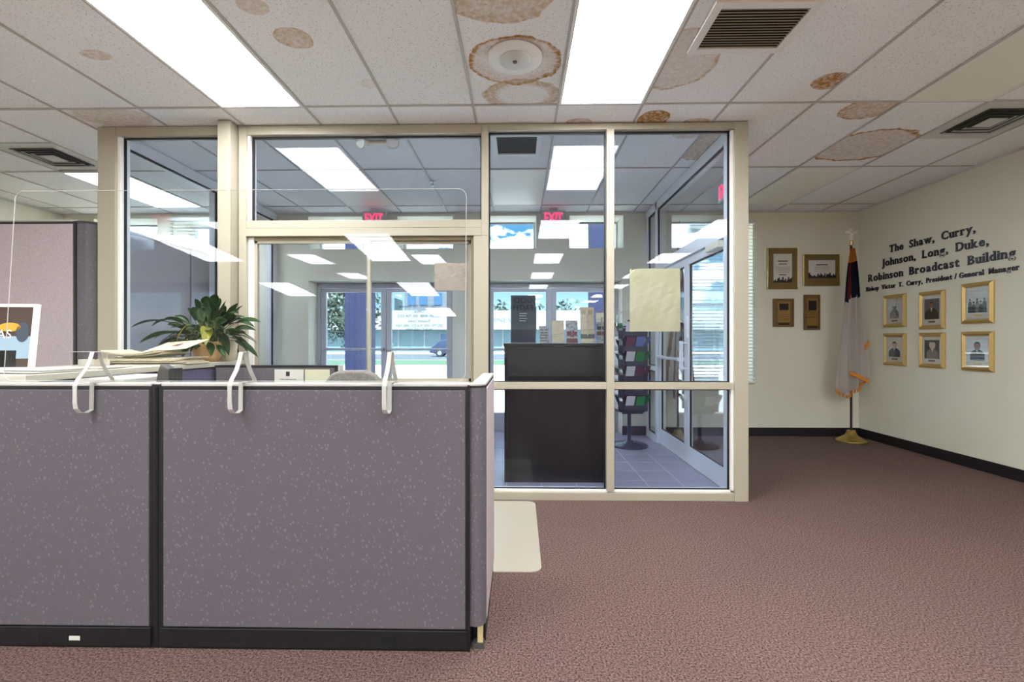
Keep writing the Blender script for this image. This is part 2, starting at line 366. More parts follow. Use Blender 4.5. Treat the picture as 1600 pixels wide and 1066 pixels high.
tag(B(XV1, XR-.012, YB-.012, YB, 0, .11).build('baseboard_back', 'base'), kind='structure')
tag(B(XR-.012, XR, YR, YB, 0, .11).build('baseboard_right', 'base'), kind='structure')
tag(B(XL, XV0, YB-.012, YB, 0, .11).build('baseboard_left', 'base'), kind='structure')
bb = tag(B(1.356, XV1-.11, YB-.012, YB, 0, .125).box(-.895, -.485, YB-.012, YB, 0, .125).box(XV0+.11, -2.829, YB-.012, YB, 0, .125).build('baseboard_vestibule', 'bluebase'), kind='structure')

# ceiling: slab + grid + tiles
ceil = tag(B(XL-.2, XR+.2, YR, YB+TW, H+.03, H+.25).build('ceiling', 'vwhite'), kind='structure')
PX = .615; LX = lambda k: .89+PX*k; RY = [3.29+1.2192*k for k in range(-10, 3)]
xk = [k for k in range(-12, 7) if XL < LX(k) < XR]
xs = [XL]+[LX(k) for k in xk]+[XR]; ys = [2.0708-1.2192, 2.0708, 3.29, 4.5092, 5.7284, YB]
LAMPS_ON = [(.5825, y) for y in (2.68, .242, -2.196, -4.634, -7.07)] + [(-1.8775, y) for y in (2.68, .242, -2.196, -4.634, -7.07)] + \
           [(-4.3375, y) for y in (5.119, .242, -2.196, -4.634)] + [(3.0425, y) for y in (.242, -2.196, -4.634, -7.07)]  # right column: two nearest panels are unseen, added lit to brighten the right wall
LAMPS_OFF = [(3.0425, 2.68), (3.0425, 5.119), (-.0325, 5.119), (-1.8775, 5.119)]
DIFF = [(3.6575, 3.60), (-4.3375, 4.16)]
br = lin(176, 128, 60); tan_ = lin(190, 158, 112)
STAINS = [(-2.538, 2.679, .085, .05, .5, .45, tan_, .4), (-1.275, 2.55, .105, .09, .75, .55, tan_, .5), (-.998, 3.012, .06, .05, .4, .15, tan_, .1),
 (-.028, 2.79, .285, .24, .95, .28, br, .1), (.02, 3.17, .27, .2, .7, .6, tan_, .05), (-.10, 2.25, .27, .20, .7, .55, tan_, .5),
 (.98, 2.80, .24, .30, .65, .3, tan_, .25), (2.047, 3.03, .12, .1, .8, .75, br, .9), (2.58, 3.40, .2, .16, .8, .6, br, .5), (3.04, 4.05, .39, .33, .95, .33, br, .35),
 (1.03, 3.53, .12, .14, .95, .9, br, .9), (.462, 3.56, .1, .06, .6, .5, br, .5), (1.62, 4.03, .18, .30, .75, .65, tan_, .6), (1.39, 3.80, .12, .07, .6, .5, tan_, .5),
 (-1.365, 2.302, .08, .06, .5, .45, tan_, .4), (1.28, 2.27, .3, .09, .9, .85, br, .8), (-3.1, 3.42, .3, .16, .15, .4, tan_, .4), (1.38, 3.57, .1, .05, .6, .5, br, .4),
 (3.05, 3.2, .35, .12, .35, .03, tan_, 0)]
plain = tile_mat('mineral_tile', [])
tile_cache = {}
def in_cell(px, py, a, b, c, d): return a <= px <= b and c <= py <= d
n_t = 0
for i in range(len(xs)-1):
    for j in range(len(ys)-1):
        a, b, c, d = xs[i], xs[i+1], ys[j], ys[j+1]
        if any(in_cell(x, y, a, b, c, d) for x, y in LAMPS_ON+LAMPS_OFF): continue
        segs = [(c, d)]
        for x, y in DIFF:
            if in_cell(x, y, a, b, c, d): segs = [s_ for s_ in ((c, y-.305), (y+.305, d)) if s_[1]-s_[0] > .05]
        for (c0, d0) in segs:
            key = (round(b-a, 3), round(d0-c0, 3)); dz = .006 + random.uniform(0, .003)
            st = [s_ for s_ in STAINS if in_cell(s_[0], s_[1], a, b, c0, d0)]
            if st or key not in tile_cache:
                n_t += 1
                mm = tile_mat('stained_tile_%d' % n_t, st) if st else plain
                me = B(-(b-a)/2+.006, (b-a)/2-.006, -(d0-c0)/2+.006, (d0-c0)/2-.006, 0, .02).mesh('tile', mm)
                if not st: tile_cache[key] = me
            else: me = tile_cache[key]
            link('tile', me, ceil, loc=((a+b)/2, (c0+d0)/2, H+dz))
for k in xk:
    me = tile_cache.get(('r', 0)) or B(-.008, .008, YR, YB, H, H+.03).mesh('main_runner', 'runner'); tile_cache[('r', 0)] = me
    link('main_runner', me, ceil, loc=(LX(k), 0, 0))
for y in RY:
    me = tile_cache.get(('c', 0)) or B(XL, XR, -.008, .008, H+.0005, H+.03).mesh('cross_runner', 'runner'); tile_cache[('c', 0)] = me
    if y > .5: link('cross_runner', me, ceil, loc=(0, y, 0))
tag(B(XR-.02, XR, YR, YB, H-.012, H+.01).box(XL, XL+.02, YR, YB, H-.012, H+.01).box(XL, XR, YB-.02, YB, H-.012, H+.01).build('trim_ceiling', 'vwhite'), kind='structure')

# ------------------------------------------------------------------ glazed vestibule
def pane(parent, axis, p, a0, a1, z0, z1, gm, name='glass_pane', gk=.011, th=.006):
    """glass pane in plane axis=p with a black gasket rim (sub-part)"""
    if axis == 'y': g = B(a0, a1, p, p+th, z0, z1).build(name, gm, parent)
    else: g = B(p, p+th, a0, a1, z0, z1).build(name, gm, parent)
    k = MB(); q0, q1 = p-.006, p+th+.006
    for (u0, u1, w0, w1) in ((a0, a1, z1-gk, z1), (a0, a1, z0, z0+gk*.6), (a0, a0+gk, z0, z1), (a1-gk, a1, z0, z1)):
        if axis == 'y': k.box(u0, u1, q0, q1, w0, w1)
        else: k.box(q0, q1, u0, u1, w0, w1)
    r = k.build('gasket', 'gasket', g); r.location = (0, 0, 0)
    return g
vf = thing('wall_vestibule_front', (0, YF, 0), kind='structure')
y0, y1 = YF, YF+.11
part('corner_post', 'frame', vf, XV0, -3.216, y0, y1, 0, H, bev=.004)
part('glazing_stop', 'stop', vf, -3.216, -3.190, y0+.02, y1, .08, 2.9, bev=.002)
part('column_cover', 'frame', vf, -2.335, -2.235, y0-.09, y1+.06, 0, H, bev=.004)
part('jamb', 'frame', vf, -2.225, -2.165, y0, y1, 0, H, bev=.003)
part('glazing_stop', 'stop', vf, -2.165, -2.145, y0+.02, y1, 2.204, 2.9, bev=.002)
part('mullion', 'frame', vf, -.362, -.246, y0, y1, 0, 2.078, bev=.003)
part('mullion', 'frame', vf, -.301, -.246, y0, y1, 2.078, H, bev=.003)
part('mullion', 'frame', vf, .68, .739, y0, y1, .08, 2.905, bev=.003)
part('corner_post', 'frame', vf, 1.672, XV1, y0, y1, 0, H, bev=.004)
part('glazing_stop', 'stop', vf, 1.652, 1.672, y0+.02, y1, .08, 2.9, bev=.002)
part('header', 'frame', vf, -3.216, -2.335, y0+.004, y1, 2.885, H, bev=.003)
part('header', 'frame', vf, -2.165, -.301, y0+.004, y1, 2.885, H, bev=.003)
part('header', 'frame', vf, -.246, 1.672, y0+.004, y1, 2.905, H, bev=.003)
part('transom_bar', 'frame', vf, -2.165, -.301, y0+.002, y1, 2.143, 2.204, bev=.003)
part('transom_bar', 'frame', vf, -2.165, -.301, y0-.004, y1, 2.078, 2.141, bev=.003)
part('sill_rail', 'frame', vf, -2.225, -.246, y0-.05, y1+.03, .86, .925, bev=.004)
part('middle_rail', 'frame', vf, -.246, 1.66, y0+.006, y1, .872, .925, bev=.003)
part('middle_rail', 'frame', vf, -3.2, -2.335, y0+.006, y1, .872, .925, bev=.003)
part('bottom_rail', 'frame', vf, -3.2, 1.672, y0+.006, y1, 0, .062, bev=.003)
part('glazing_stop', 'stop', vf, -.246, 1.652, y0+.03, y1, .062, .078, bev=.002)
part('base_panel', 'frame', vf, -2.225, -.362, y0+.03, y1, .062, .86)
part('window_jamb', 'stop', vf, -2.165, -2.12, y0+.03, y1, .925, 2.078, bev=.003)
part('window_jamb', 'louvre', vf, -.385, -.362, y0+.03, y1, .925, 2.078, bev=.003)
part('window_head', 'louvre', vf, -2.12, -.385, y0+.035, y1, 2.050, 2.078, bev=.003)
gy = YF+.055
for a in ((-3.190, -2.335, .925, 2.885), (-2.145, -.301, 2.204, 2.885), (-.246, .68, .925, 2.905), (.739, 1.652, .925, 2.905),
          (-.246, .68, .078, .872), (.739, 1.652, .078, .872), (-3.19, -2.335, .062, .872)):
    pane(vf, 'y', gy, *a, 'glass')
sw = thing('window_1', (0, YF, 0), kind='structure')            # sliding service window
for (a, b, yy) in ((-2.12, -1.19, YF+.05), (-1.235, -.385, YF+.085)):
    s = part('sash', 'frame', sw, a, a+.022, yy-.012, yy+.018, .925, 2.05)
    for q in ((b-.022, b, yy-.012, yy+.018, .925, 2.05), (a, b, yy-.012, yy+.018, .925, .95), (a, b, yy-.012, yy+.018, 2.03, 2.05)):
        part('sash', 'frame', sw, *q)
    B(a+.02, b-.02, yy, yy+.006, .95, 2.03).build('glass_pane', 'glass', sw)
MB().lathe([(.008, 0), (.011, .004), (.011, .016), (.006, .02)], (-1.213, YF+.035, 1.50), 12, 'y').build('latch', 'steel', sw)

vl = thing('wall_vestibule_left', (XV0, 4.8, 0), kind='structure')
x0, x1 = XV0, XV0+.11
part('mullion', 'whitealu', vl, x0, x1, 4.86, 4.96, 0, H, bev=.003)
part('jamb', 'whitealu', vl, x0, x1, 5.97, YB, 0, H, bev=.003)
part('header', 'whitealu', vl, x0, x1, YF+.11, 5.97, 2.86, H, bev=.003)
part('bottom_rail', 'whitealu', vl, x0, x1, YF+.11, 5.97, 0, .08, bev=.003)
pane(vl, 'x', x0+.08, YF+.11, 4.86, .08, 2.86, 'glass_side', gk=.016); pane(vl, 'x', x0+.08, 4.96, 5.97, .08, 2.86, 'glass_side', gk=.016)
vr = thing('wall_vestibule_right', (XV1, 4.8, 0), kind='structure')
x0, x1 = XV1-.11, XV1
part('post', 'whitealu', vr, x0, x1, YF+.11, YF+.19, 0, H, bev=.003)
part('post', 'whitealu', vr, x0, x1, 5.56, 5.63, 0, H, bev=.003)
part('jamb', 'whitealu', vr, x0, x1, 5.95, YB, 0, H, bev=.003)
part('header', 'whitealu', vr, x0, x1, YF+.19, 5.95, 2.86, H, bev=.003)
part('door_head', 'whitealu', vr, x0, x1, YF+.19, 5.56, 2.10, 2.21, bev=.003)
part('sidelight_rail', 'whitealu', vr, x0, x1, 5.63, 5.95, .88, .94, bev=.003)
part('sidelight_sill', 'whitealu', vr, x0, x1, 5.63, 5.95, 0, .09, bev=.003)
part('threshold', 'steel', vr, x0, x1, YF+.19, 5.56, 0, .012)
pane(vr, 'x', x0+.02, YF+.19, 5.56, 2.21, 2.86, 'glass_side', gk=.016)
pane(vr, 'x', x0+.02, 5.63, 5.95, .94, 2.86, 'glass_side', gk=.016); pane(vr, 'x', x0+.02, 5.63, 5.95, .09, .88, 'glass_side', gk=.016)
def leaf_x(n, ya, yb, hinge_low):
    d = thing('door_%d' % n, (x0, (ya+yb)/2, 0), kind='structure'); a, b = x0+.025, x0+.07
    part('stile', 'whitealu', d, a, b, ya, ya+.06, .015, 2.09, bev=.002); part('stile', 'whitealu', d, a, b, yb-.06, yb, .015, 2.09, bev=.002)
    part('top_rail', 'whitealu', d, a, b, ya+.06, yb-.06, 2.02, 2.09, bev=.002); part('bottom_rail', 'whitealu', d, a, b, ya+.06, yb-.06, .015, .19, bev=.002)
    pane(d, 'x', x0+.045, ya+.06, yb-.06, .19, 2.02, 'glass_side', gk=.012)
    yh = ya+.03 if hinge_low else yb-.03; yl = yb-.03 if hinge_low else ya+.03
    for z in (.12, 1.0, 1.95): MB().tube([(a-.008, yh, z-.04), (a-.008, yh, z+.04)], .009).build('hinge', 'whitealu', d)
    MB().tube([(a-.05, yl, .95), (a-.05, yl, 1.25)], .010).tube([(a, yl, .97), (a-.05, yl, .97)], .008).tube([(a, yl, 1.23), (a-.05, yl, 1.23)], .008).build('pull_handle', 'whitealu', d)
    return d
da = leaf_x(1, YF+.19, 4.655, True); dbb = leaf_x(2, 4.655, 5.56, False)
MB().tube([(x0-.03, 4.72, 1.06), (x0-.03, 5.45, 1.06)], .016).box(x0-.03, x0+.03, 5.42, 5.47, 1.04, 1.08).box(x0-.03, x0+.03, 4.70, 4.75, 1.04, 1.08).build('push_bar', 'whitealu', dbb)
part('lock_case', 'whitealu', da, x0+.012, x0+.026, 4.60, 4.65, 1.28, 1.50)
part('door_closer', 'cream_plastic', da, x0-.03, x0+.025, 3.80, 4.05, 2.03, 2.09, bev=.006)

# vestibule floor tiles
nx = 17; x_ = XV0+.11
vfl = tag(B(XV0, XV1, YF+.02, YB+.3, -.02, .0045).build('floor_vestibule', 'groutm'), kind='structure')
tcache = {}
xg = [.8-.305*k for k in range(0, 15)][::-1]+[.8+.305*k for k in range(1, 4)]; xg = [XV0+.1]+[v for v in xg if XV0+.15 < v < XV1-.12]+[XV1-.10]
yg = [YF+.1]+[YF+.2+.305*k for k in range(0, 9)]+[YB+.3]
yg = [v for v in yg if v <= YB+.3]
for i in range(len(xg)-1):
    for j in range(len(yg)-1):
        k = (round(xg[i+1]-xg[i], 3), round(yg[j+1]-yg[j], 3))
        if k[0] < .02 or k[1] < .02: continue
        if k not in tcache: tcache[k] = B(-k[0]/2+.005, k[0]/2-.005, -k[1]/2+.005, k[1]/2-.005, 0, .006).mesh('tile', 'ftile')
        link('tile', tcache[k], vfl, loc=((xg[i]+xg[i+1])/2, (yg[j]+yg[j+1])/2, 0))

# clerestory windows
YG = YB+TW-.04
n = 2
for (a, b), (z0, z1) in zip(CLW+[(-5.75, -4.88)], [(2.482, 2.915)]*4+[(2.482, 2.90)]):
    wdw = thing('window_%d' % n, ((a+b)/2, YG, z0), kind='structure'); n += 1
    part('window_frame', 'whitealu', wdw, a, a+.03, YG-.03, YG+.03, z0, z1); part('window_frame', 'whitealu', wdw, b-.03, b, YG-.03, YG+.03, z0, z1)
    part('window_frame', 'gasket', wdw, a+.03, b-.03, YG-.03, YG+.03, z1-.012, z1); part('window_frame', 'whitealu', wdw, a+.03, b-.03, YG-.03, YG+.03, z0, z0+.02)
    B(a+.03, b-.03, YG, YG+.006, z0+.02, z1-.012).build('glass_pane', 'glass_ext', wdw)
for (a, b, z0, z1) in ((2.13, 3.07, .71, 2.80), (-4.66, -3.62, .9, 2.88)):
    wdw = thing('window_%d' % n, ((a+b)/2, YG, z0), kind='structure'); n += 1
    for q in ((a, a+.04, z0, z1), (b-.04, b, z0, z1), (a+.04, b-.04, z1-.04, z1), (a+.04, b-.04, z0, z0+.04), (a+.04, b-.04, (z0+z1)/2-.02, (z0+z1)/2+.02)):
        part('window_frame', 'whitealu', wdw, q[0], q[1], YG-.03, YG+.03, q[2], q[3])
    B(a+.04, b-.04, YG, YG+.006, z0+.04, z1-.04).build('glass_pane', 'glass_ext', wdw)
    part('sill', 'white', wdw, a-.0, b, YB-.03, YG-.03, z0, z0+.018)

# exterior double doors
YD = YB+.29
dn = 3
for a, b in DOP:
    fr = thing('trim_%d' % (dn-2), ((a+b)/2, YD, 0), kind='structure')
    part('door_jamb', 'alu', fr, a, a+.05, YD-.03, YD+.07, 0, 2.06, bev=.003); part('door_jamb', 'alu', fr, b-.05, b, YD-.03, YD+.07, 0, 2.06, bev=.003)
    part('door_head', 'alu', fr, a+.05, b-.05, YD-.03, YD+.07, 1.99, 2.06, bev=.003)
    c = (a+b)/2
    for (u, v, lo) in ((a+.052, c-.002, True), (c+.002, b-.052, False)):
        d = thing('door_%d' % dn, ((u+v)/2, YD, 0), kind='structure'); dn += 1
        part('stile', 'alu', d, u, u+.07, YD-.02, YD+.025, .01, 1.985, bev=.003); part('stile', 'alu', d, v-.07, v, YD-.02, YD+.025, .01, 1.985, bev=.003)
        part('top_rail', 'alu', d, u+.07, v-.07, YD-.02, YD+.025, 1.93, 1.985, bev=.003); part('bottom_rail', 'alu', d, u+.07, v-.07, YD-.02, YD+.025, .01, .25, bev=.003)
        B(u+.07, v-.07, YD, YD+.006, .25, 1.93).build('glass_pane', 'glass_ext', d)
        MB().tube([(u+.02, YD-.05, 1.135), (v-.02, YD-.05, 1.135)], .017, 10).box(u+.02, u+.06, YD-.06, YD-.02, 1.115, 1.155).box(v-.06, v-.02, YD-.06, YD-.02, 1.115, 1.155).build('push_bar', 'alu', d)
        if lo is False and a < -1:
            for body, z, wd in (("11545 N.W. 7th Avenue", 1.735, .56), ("Office", 1.665, .14), ("305-681-8088  305-754-3323", 1.60, .60), ("Request Lines", 1.525, .30), ("305-770-1490, 954-525-1490, FAX", 1.46, .66), ("MUSIC 1490-WM", 1.41, .36)):
                text_on(body, .06, 'dark_grey', d, 'door_lettering', (u+v)/2, YD-.003, z, width=wd, mirror=True, extrude=.0006)

# ------------------------------------------------------------------ lamps, vents, fittings on the ceiling
def lamp_proto(lit):
    t = thing('ceiling_light', local=True)
    f = MB(); a, b = .30, .602
    for q in ((-a, -a+.018, -b, b), (a-.018, a, -b, b), (-a+.018, a-.018, -b, -b+.018), (-a+.018, a-.018, b-.018, b)): f.box(*q, -.004, .012)
    link('frame', f.mesh('frame', 'white'), t)
    link('diffuser', MB().box(-a+.018, a-.018, -b+.018, b-.018, .0, .01).mesh('diffuser', 'lens' if lit else 'lens_off'), t)
    link('housing', MB().box(-a, a, -b, b, .012, .028).mesh('housing', 'white'), t)
    return t
pr = lamp_proto(True); po = lamp_proto(False)
lab = {(.5825, 2.68): 'bright fluorescent ceiling panel beside the square louvred grille', (-1.8775, 2.68): 'bright fluorescent ceiling panel at upper left above the cubicle panels',
       (-4.3375, 5.119): 'lit fluorescent panel in far left ceiling above the tall cubicle wall'}
first = True
for x, y in LAMPS_ON:
    t = pr if first else copy_tree(pr); first = False
    t.location = (x, y, H)
    if (x, y) in lab: tag(t, lab[(x, y)], 'ceiling light')
    else: tag(t, 'lit fluorescent panel behind the camera, mirrored in glass, %s column, %s row back' % ({.5825: 'centre', -1.8775: 'left', -4.3375: 'far left', 3.0425: 'right'}[x], {.242: 'first', -2.196: 'second', -4.634: 'third', -7.07: 'fourth'}[y]), 'ceiling light', 'lit panels of the rear ceiling')
for i, (x, y) in enumerate(LAMPS_OFF):
    t = po if i == 0 else copy_tree(po); t.location = (x, y, H)
    tag(t, ['unlit cream fluorescent panel at top right of the ceiling', 'unlit cream fluorescent panel near the back wall above the framed awards', 'unlit fluorescent panel in vestibule ceiling beside the right exit sign', 'unlit fluorescent panel in vestibule ceiling in front of the left exit sign'][i], 'ceiling light')
for i, (x, y) in enumerate(DIFF):
    t = thing('air_diffuser', (x, y, H), ['square ceiling air diffuser at right beside the large brown water stain', 'square ceiling air diffuser at left above the tall mauve cubicle'][i], 'air vent', local=True)
    link('face_plate', MB().box(-.298, .298, -.298, .298, .004, .02).mesh('face_plate', 'vwhite'), t)
    for k, r in enumerate((.20, .155, .11)):
        f = MB()
        for s in (1, -1):
            f.quad((-r, s*r, -.006), (r, s*r, -.006), (r-.028, s*(r-.028), .012), (-r+.028, s*(r-.028), .012))
            f.quad((s*r, -r, -.006), (s*r, r, -.006), (s*(r-.028), r-.028, .012), (s*(r-.028), -r+.028, .012))
        bmesh.ops.solidify(f.bm, geom=f.bm.faces[:], thickness=.002)
        link('vane', f.mesh('vane', 'vwhite'), t)
    link('duct_opening', MB().box(-.2, .2, -.2, .2, .0015, .004).mesh('duct_opening', 'void'), t)
    link('centre_plate', MB().box(-.07, .07, -.07, .07, -.008, -.004).mesh('centre_plate', 'vwhite'), t)
def grille(x0, x1, y0, y1, bd, ns, label, sm, vm, nm='return_grille'):
    t = thing(nm, ((x0+x1)/2, (y0+y1)/2, H), label, 'air vent')
    f = MB(); z0, z1 = H-.014, H+.002
    for q in ((x0, x0+bd, y0, y1), (x1-bd, x1, y0, y1), (x0+bd, x1-bd, y0, y0+bd), (x0+bd, x1-bd, y1-bd, y1)): f.box(*q, z0, z1)
    f.build('frame', 'white', t, bev=.002)
    part('duct_opening', vm, t, x0+bd, x1-bd, y0+bd, y1-bd, H-.001, H+.002)
    me = MB().prism([(-.007, -.012), (.006, -.008), (.006, -.005), (-.007, -.010)], 'x', x0+bd, x1-bd).mesh('slat', sm)
    for k in range(ns): link('slat', me, t, loc=Vector((0, y0+bd+(y1-y0-2*bd)*(k+.5)/ns, H))-Vector(t.location))
    return t
grille(.985, 1.53, 2.29, 2.70, .045, 15, 'square louvred return air grille in white frame at top right of the lamp', 'louvre', 'void')
grille(-.235, .185, 3.73, 4.16, .04, 10, 'grey louvred grille in vestibule ceiling behind the glass', 'dark_grey', 'dark_grey')
sp = thing('ceiling_speaker', (-.028, 2.735, H), 'round white ceiling speaker ringed by a brown water stain', 'speaker')
MB().lathe([(.158, H+.004), (.166, H-.002), (.160, H-.010), (.095, H-.014)], (-.028, 2.735, 0), 40).build('ring', 'white', sp, smooth=True)
MB().lathe([(.094, H-.0145), (.092, H-.020), (.02, H-.024)], (-.028, 2.735, 0), 36).build('grille_cover', 'vwhite', sp, smooth=True)
MB().lathe([(.014, H-.024), (.014, H-.030), (.008, H-.032)], (-.028, 2.735, 0), 14).build('centre_screw', 'screwm', sp)
sk = thing('sprinkler_head', (-.93, 4.85, H), 'small sprinkler head on the vestibule ceiling', 'sprinkler')
MB().lathe([(.03, H), (.03, H-.006), (.008, H-.01), (.008, H-.04), (.022, H-.045), (.022, H-.048)], (-.93, 4.85, 0), 14).build('sprinkler_body', 'steel', sk)
em = thing('emergency_light', (-1.16, 3.74, H), 'cream twin-head emergency light on vestibule ceiling', 'emergency light')
MB().prism([(-1.28, H), (-1.04, H), (-1.06, H-.085), (-1.26, H-.085)], 'y', 3.70, 3.78).build('battery_housing', 'cream_plastic', em, bev=.01)
for s in (-1, 1):
    cx = -1.16+s*.115
    h_ = MB().lathe([(.02, .03), (.042, .02), (.05, -.03), (.052, -.045)], (0, 0, 0), 18, 'y').xf(Matrix.Translation((cx, 3.70, H-.075)) @ Matrix.Rotation(math.radians(25)*s, 4, 'Z') @ Matrix.Rotation(math.radians(25), 4, 'X')).build('lamp_head', 'cream_plastic', em, smooth=True)
    MB().lathe([(.044, -.046), (.044, -.050)], (0, 0, 0), 18, 'y').xf(Matrix.Translation((cx, 3.70, H-.075)) @ Matrix.Rotation(math.radians(25)*s, 4, 'Z') @ Matrix.Rotation(math.radians(25), 4, 'X')).build('lens', 'lampglass', h_).location = (0, 0, 0)
for cx, lb in ((-1.882, 'red exit sign above left outer doors of the vestibule'), (.435, 'red exit sign above right outer doors of the vestibule')):
    t = thing('exit_sign', (cx, 5.86, 2.75), lb, 'exit sign')
    part('housing', 'exitbody', t, cx-.155, cx+.155, 5.84, 5.88, 2.735, 2.93, bev=.006)
    part('ceiling_mount', 'exitbody', t, cx-.05, cx+.05, 5.83, 5.89, 2.93, H)
    text_on('EXIT', .17, 'exitred', t, 'lettering', cx, 5.838, 2.835, width=.235, offset=.004, extrude=.002)
t = thing('exit_sign', (1.90, 4.21, 2.6), 'red exit sign seen edge-on through the glass beside right post', 'exit sign')
part('housing', 'exitbody', t, 1.885, 1.925, 4.06, 4.36, 2.55, 2.74, bev=.006); part('ceiling_mount', 'exitbody', t, 1.885, 1.925, 4.18, 4.24, 2.74, H)
text_on('EXIT', .17, 'exitred', t, 'lettering', 1.883, 4.21, 2.645, facing='-x', width=.235, offset=.004, extrude=.002)
text_on('EXIT', .17, 'exitred', t, 'lettering', 1.927, 4.21, 2.645, facing='-x', width=.235, offset=.004, extrude=.002, mirror=True)

# ------------------------------------------------------------------ blinds
def blind(a, b, z0, z1, label):
    t = thing('window_blind', ((a+b)/2, YB-.03, z1), label, 'blind')
    part('headrail', 'slat', t, a, b, YB-.055, YB-.003, z1-.045, z1, bev=.004)
    me = MB().prism([(-.024, -.008), (0, .002), (.024, .007), (.024, .009), (0, .0045), (-.024, -.006)], 'x', a+.005, b-.005).mesh('slat', 'slat')
    k = int((z1-.06-z0-.02)/.0445)
    for i in range(k): link('slat', me, t, loc=Vector((0, YB-.029, z1-.07-i*.0445))-Vector(t.location))
    part('bottom_rail', 'slat', t, a+.005, b-.005, YB-.048, YB-.012, z0, z0+.018, bev=.003)
    c = MB()
    for x in (a+.12, (a+b)/2, b-.12): c.tube([(x, YB-.054, z0+.01), (x, YB-.054, z1-.04)], .0012, 5)
    c.build('ladder_cord', 'white', t)
    return t
blind(2.10, 3.09, .695, 2.835, 'white horizontal blind on right back window beside the glazed corner')
blind(-4.70, -3.58, .88, 2.90, 'white horizontal blind high in the left back window')

# ------------------------------------------------------------------ taped papers on glass
def taped(x0, x1, z0, z1, y, m, label):
    b = MB(); nx_, nz_ = 8, 10; V = [[b.bm.verts.new((x0+(x1-x0)*i/nx_, y-.002-.006*math.sin(i*1.3+j*.7)**2*(j/nz_)*(1-j/nz_)*4, z0+(z1-z0)*j/nz_)) for j in range(nz_+1)] for i in range(nx_+1)]
    for i in range(nx_):
        for j in range(nz_): b.bm.faces.new((V[i][j], V[i+1][j], V[i+1][j+1], V[i][j+1]))
    bmesh.ops.solidify(b.bm, geom=b.bm.faces[:], thickness=.0006)
    return tag(b.build('paper_sheet', m), label, 'paper')
taped(.871, 1.267, 1.325, 1.823, gy-.003, 'paper', 'large cream paper sheet taped to the right glass pane')
taped(-.684, -.392, 1.656, 1.876, YF+.082, 'paper2', 'pinkish paper sheet taped in corner of the sliding service window')

# ------------------------------------------------------------------ right wall lettering and pictures
SERIF = {'T': [(.5, 0, .5)], 'h': [(.12, 0, .3), (.85, 0, .3), (.06, 1, .2)], 'J': [(.78, 1, .5)], 'o': [], 'n': [(.14, 0, .32), (.86, 0, .32), (.06, 2, .2)], 'L': [(.12, 0, .35), (.14, 1, .4)],
         'D': [(.1, 0, .25), (.1, 1, .25)], 'u': [(.05, 2, .25), (.78, 2, .25), (.95, 0, .2)], 'k': [(.12, 0, .3), (.85, 0, .35), (.06, 1, .2)], 'R': [(.1, 0, .3), (.1, 1, .2), (.92, 0, .2)],
         'b': [(.06, 1, .2)], 'i': [(.5, 0, 1.8)], 'B': [(.1, 0, .2), (.1, 1, .2)], 'r': [(.2, 0, .6), (.1, 2, .3)], 'd': [(.76, 1, .2), (.95, 0, .2)], 'l': [(.5, 0, 2), (.1, 1, 1)],
         'w': [(.08, 2, .25), (.92, 2, .25), (.5, 2, .2)], 'y': [(.1, 2, .3), (.9, 2, .3)], 'V': [(.1, 1, .3), (.9, 1, .3)], 'P': [(.12, 0, .35), (.1, 1, .2)], 'M': [(.08, 0, .25), (.92, 0, .25)], 'm': [(.08, 0, .2), (.5, 0, .2), (.92, 0, .2)], 'p': [(.1, 2, .25)], 't': []}
GL = {}
def glyph(ch, cap):
    k = (ch, cap)
    if k in GL: return GL[k]
    me = text_mesh(ch, cap/.73, .004, 'letter', 'letter', cap*.03)
    xs_ = [v.co.x for v in me.vertices]; mn, mx_ = min(xs_), max(xs_); wd = mx_-mn
    bm = bmesh.new(); bm.from_mesh(me)
    ty = max(v.co.y for v in me.vertices); lv = {0: cap*.045, 1: ty-cap*.045, 2: ty-cap*.045}
    for (fx, l, hw) in SERIF.get(ch, []):
        x = mn+wd*fx; h_ = cap*.045; w_ = min(max(hw*wd*.62, cap*.13), cap*.2)
        vs = [bm.verts.new((a, b_, c)) for a in (x-w_, x+w_) for b_ in (lv[l]-h_, lv[l]+h_) for c in (-.004, .004)]
        for f in ((0, 1, 3, 2), (4, 6, 7, 5), (0, 4, 5, 1), (2, 3, 7, 6), (0, 2, 6, 4), (1, 5, 7, 3)): bm.faces.new([vs[i] for i in f])
    bm.to_mesh(me); bm.free()
    for v in me.vertices: v.co.x -= mn
    GL[k] = (me, wd); return GL[k]
def wall_line(body, ya, yb, zb, cap, label):
    t = thing('wall_lettering', (XR, ya, zb), label, 'lettering', local=True); t.rotation_euler = (PI/2, 0, -PI/2)
    pen = 0; items = []
    for ch in body:
        if ch == ' ': pen += cap*.42; continue
        me, wd = glyph(ch, cap); items.append((me, pen)); pen += wd+cap*.17
    k = (ya-yb)/(pen-cap*.17)
    for me, p in items:
        o = link('letter', me, t, loc=(p*k, 0, .0045)); o.scale = (min(k, 1.25) if k > 1 else k, 1, 1)
# names on the wall are copied as writing
wall_line('The  Shaw,  Curry,', 5.54, 4.51, 2.315, .088, 'dark raised serif letters on the right wall, first and shortest line')
wall_line('Johnson,  Long,  Duke,', 5.65, 4.385, 2.163, .090, 'dark raised serif letters on the right wall, second line')
wall_line('Robinson  Broadcast  Building', 5.87, 4.15, 2.005, .092, 'dark raised serif letters on the right wall, third line ending in Building')
wall_line('Bishop  Victor  T.  Curry,  President / General  Manager', 5.905, 4.12, 1.885, .056, 'small dark raised letters on right wall, lowest and longest line')

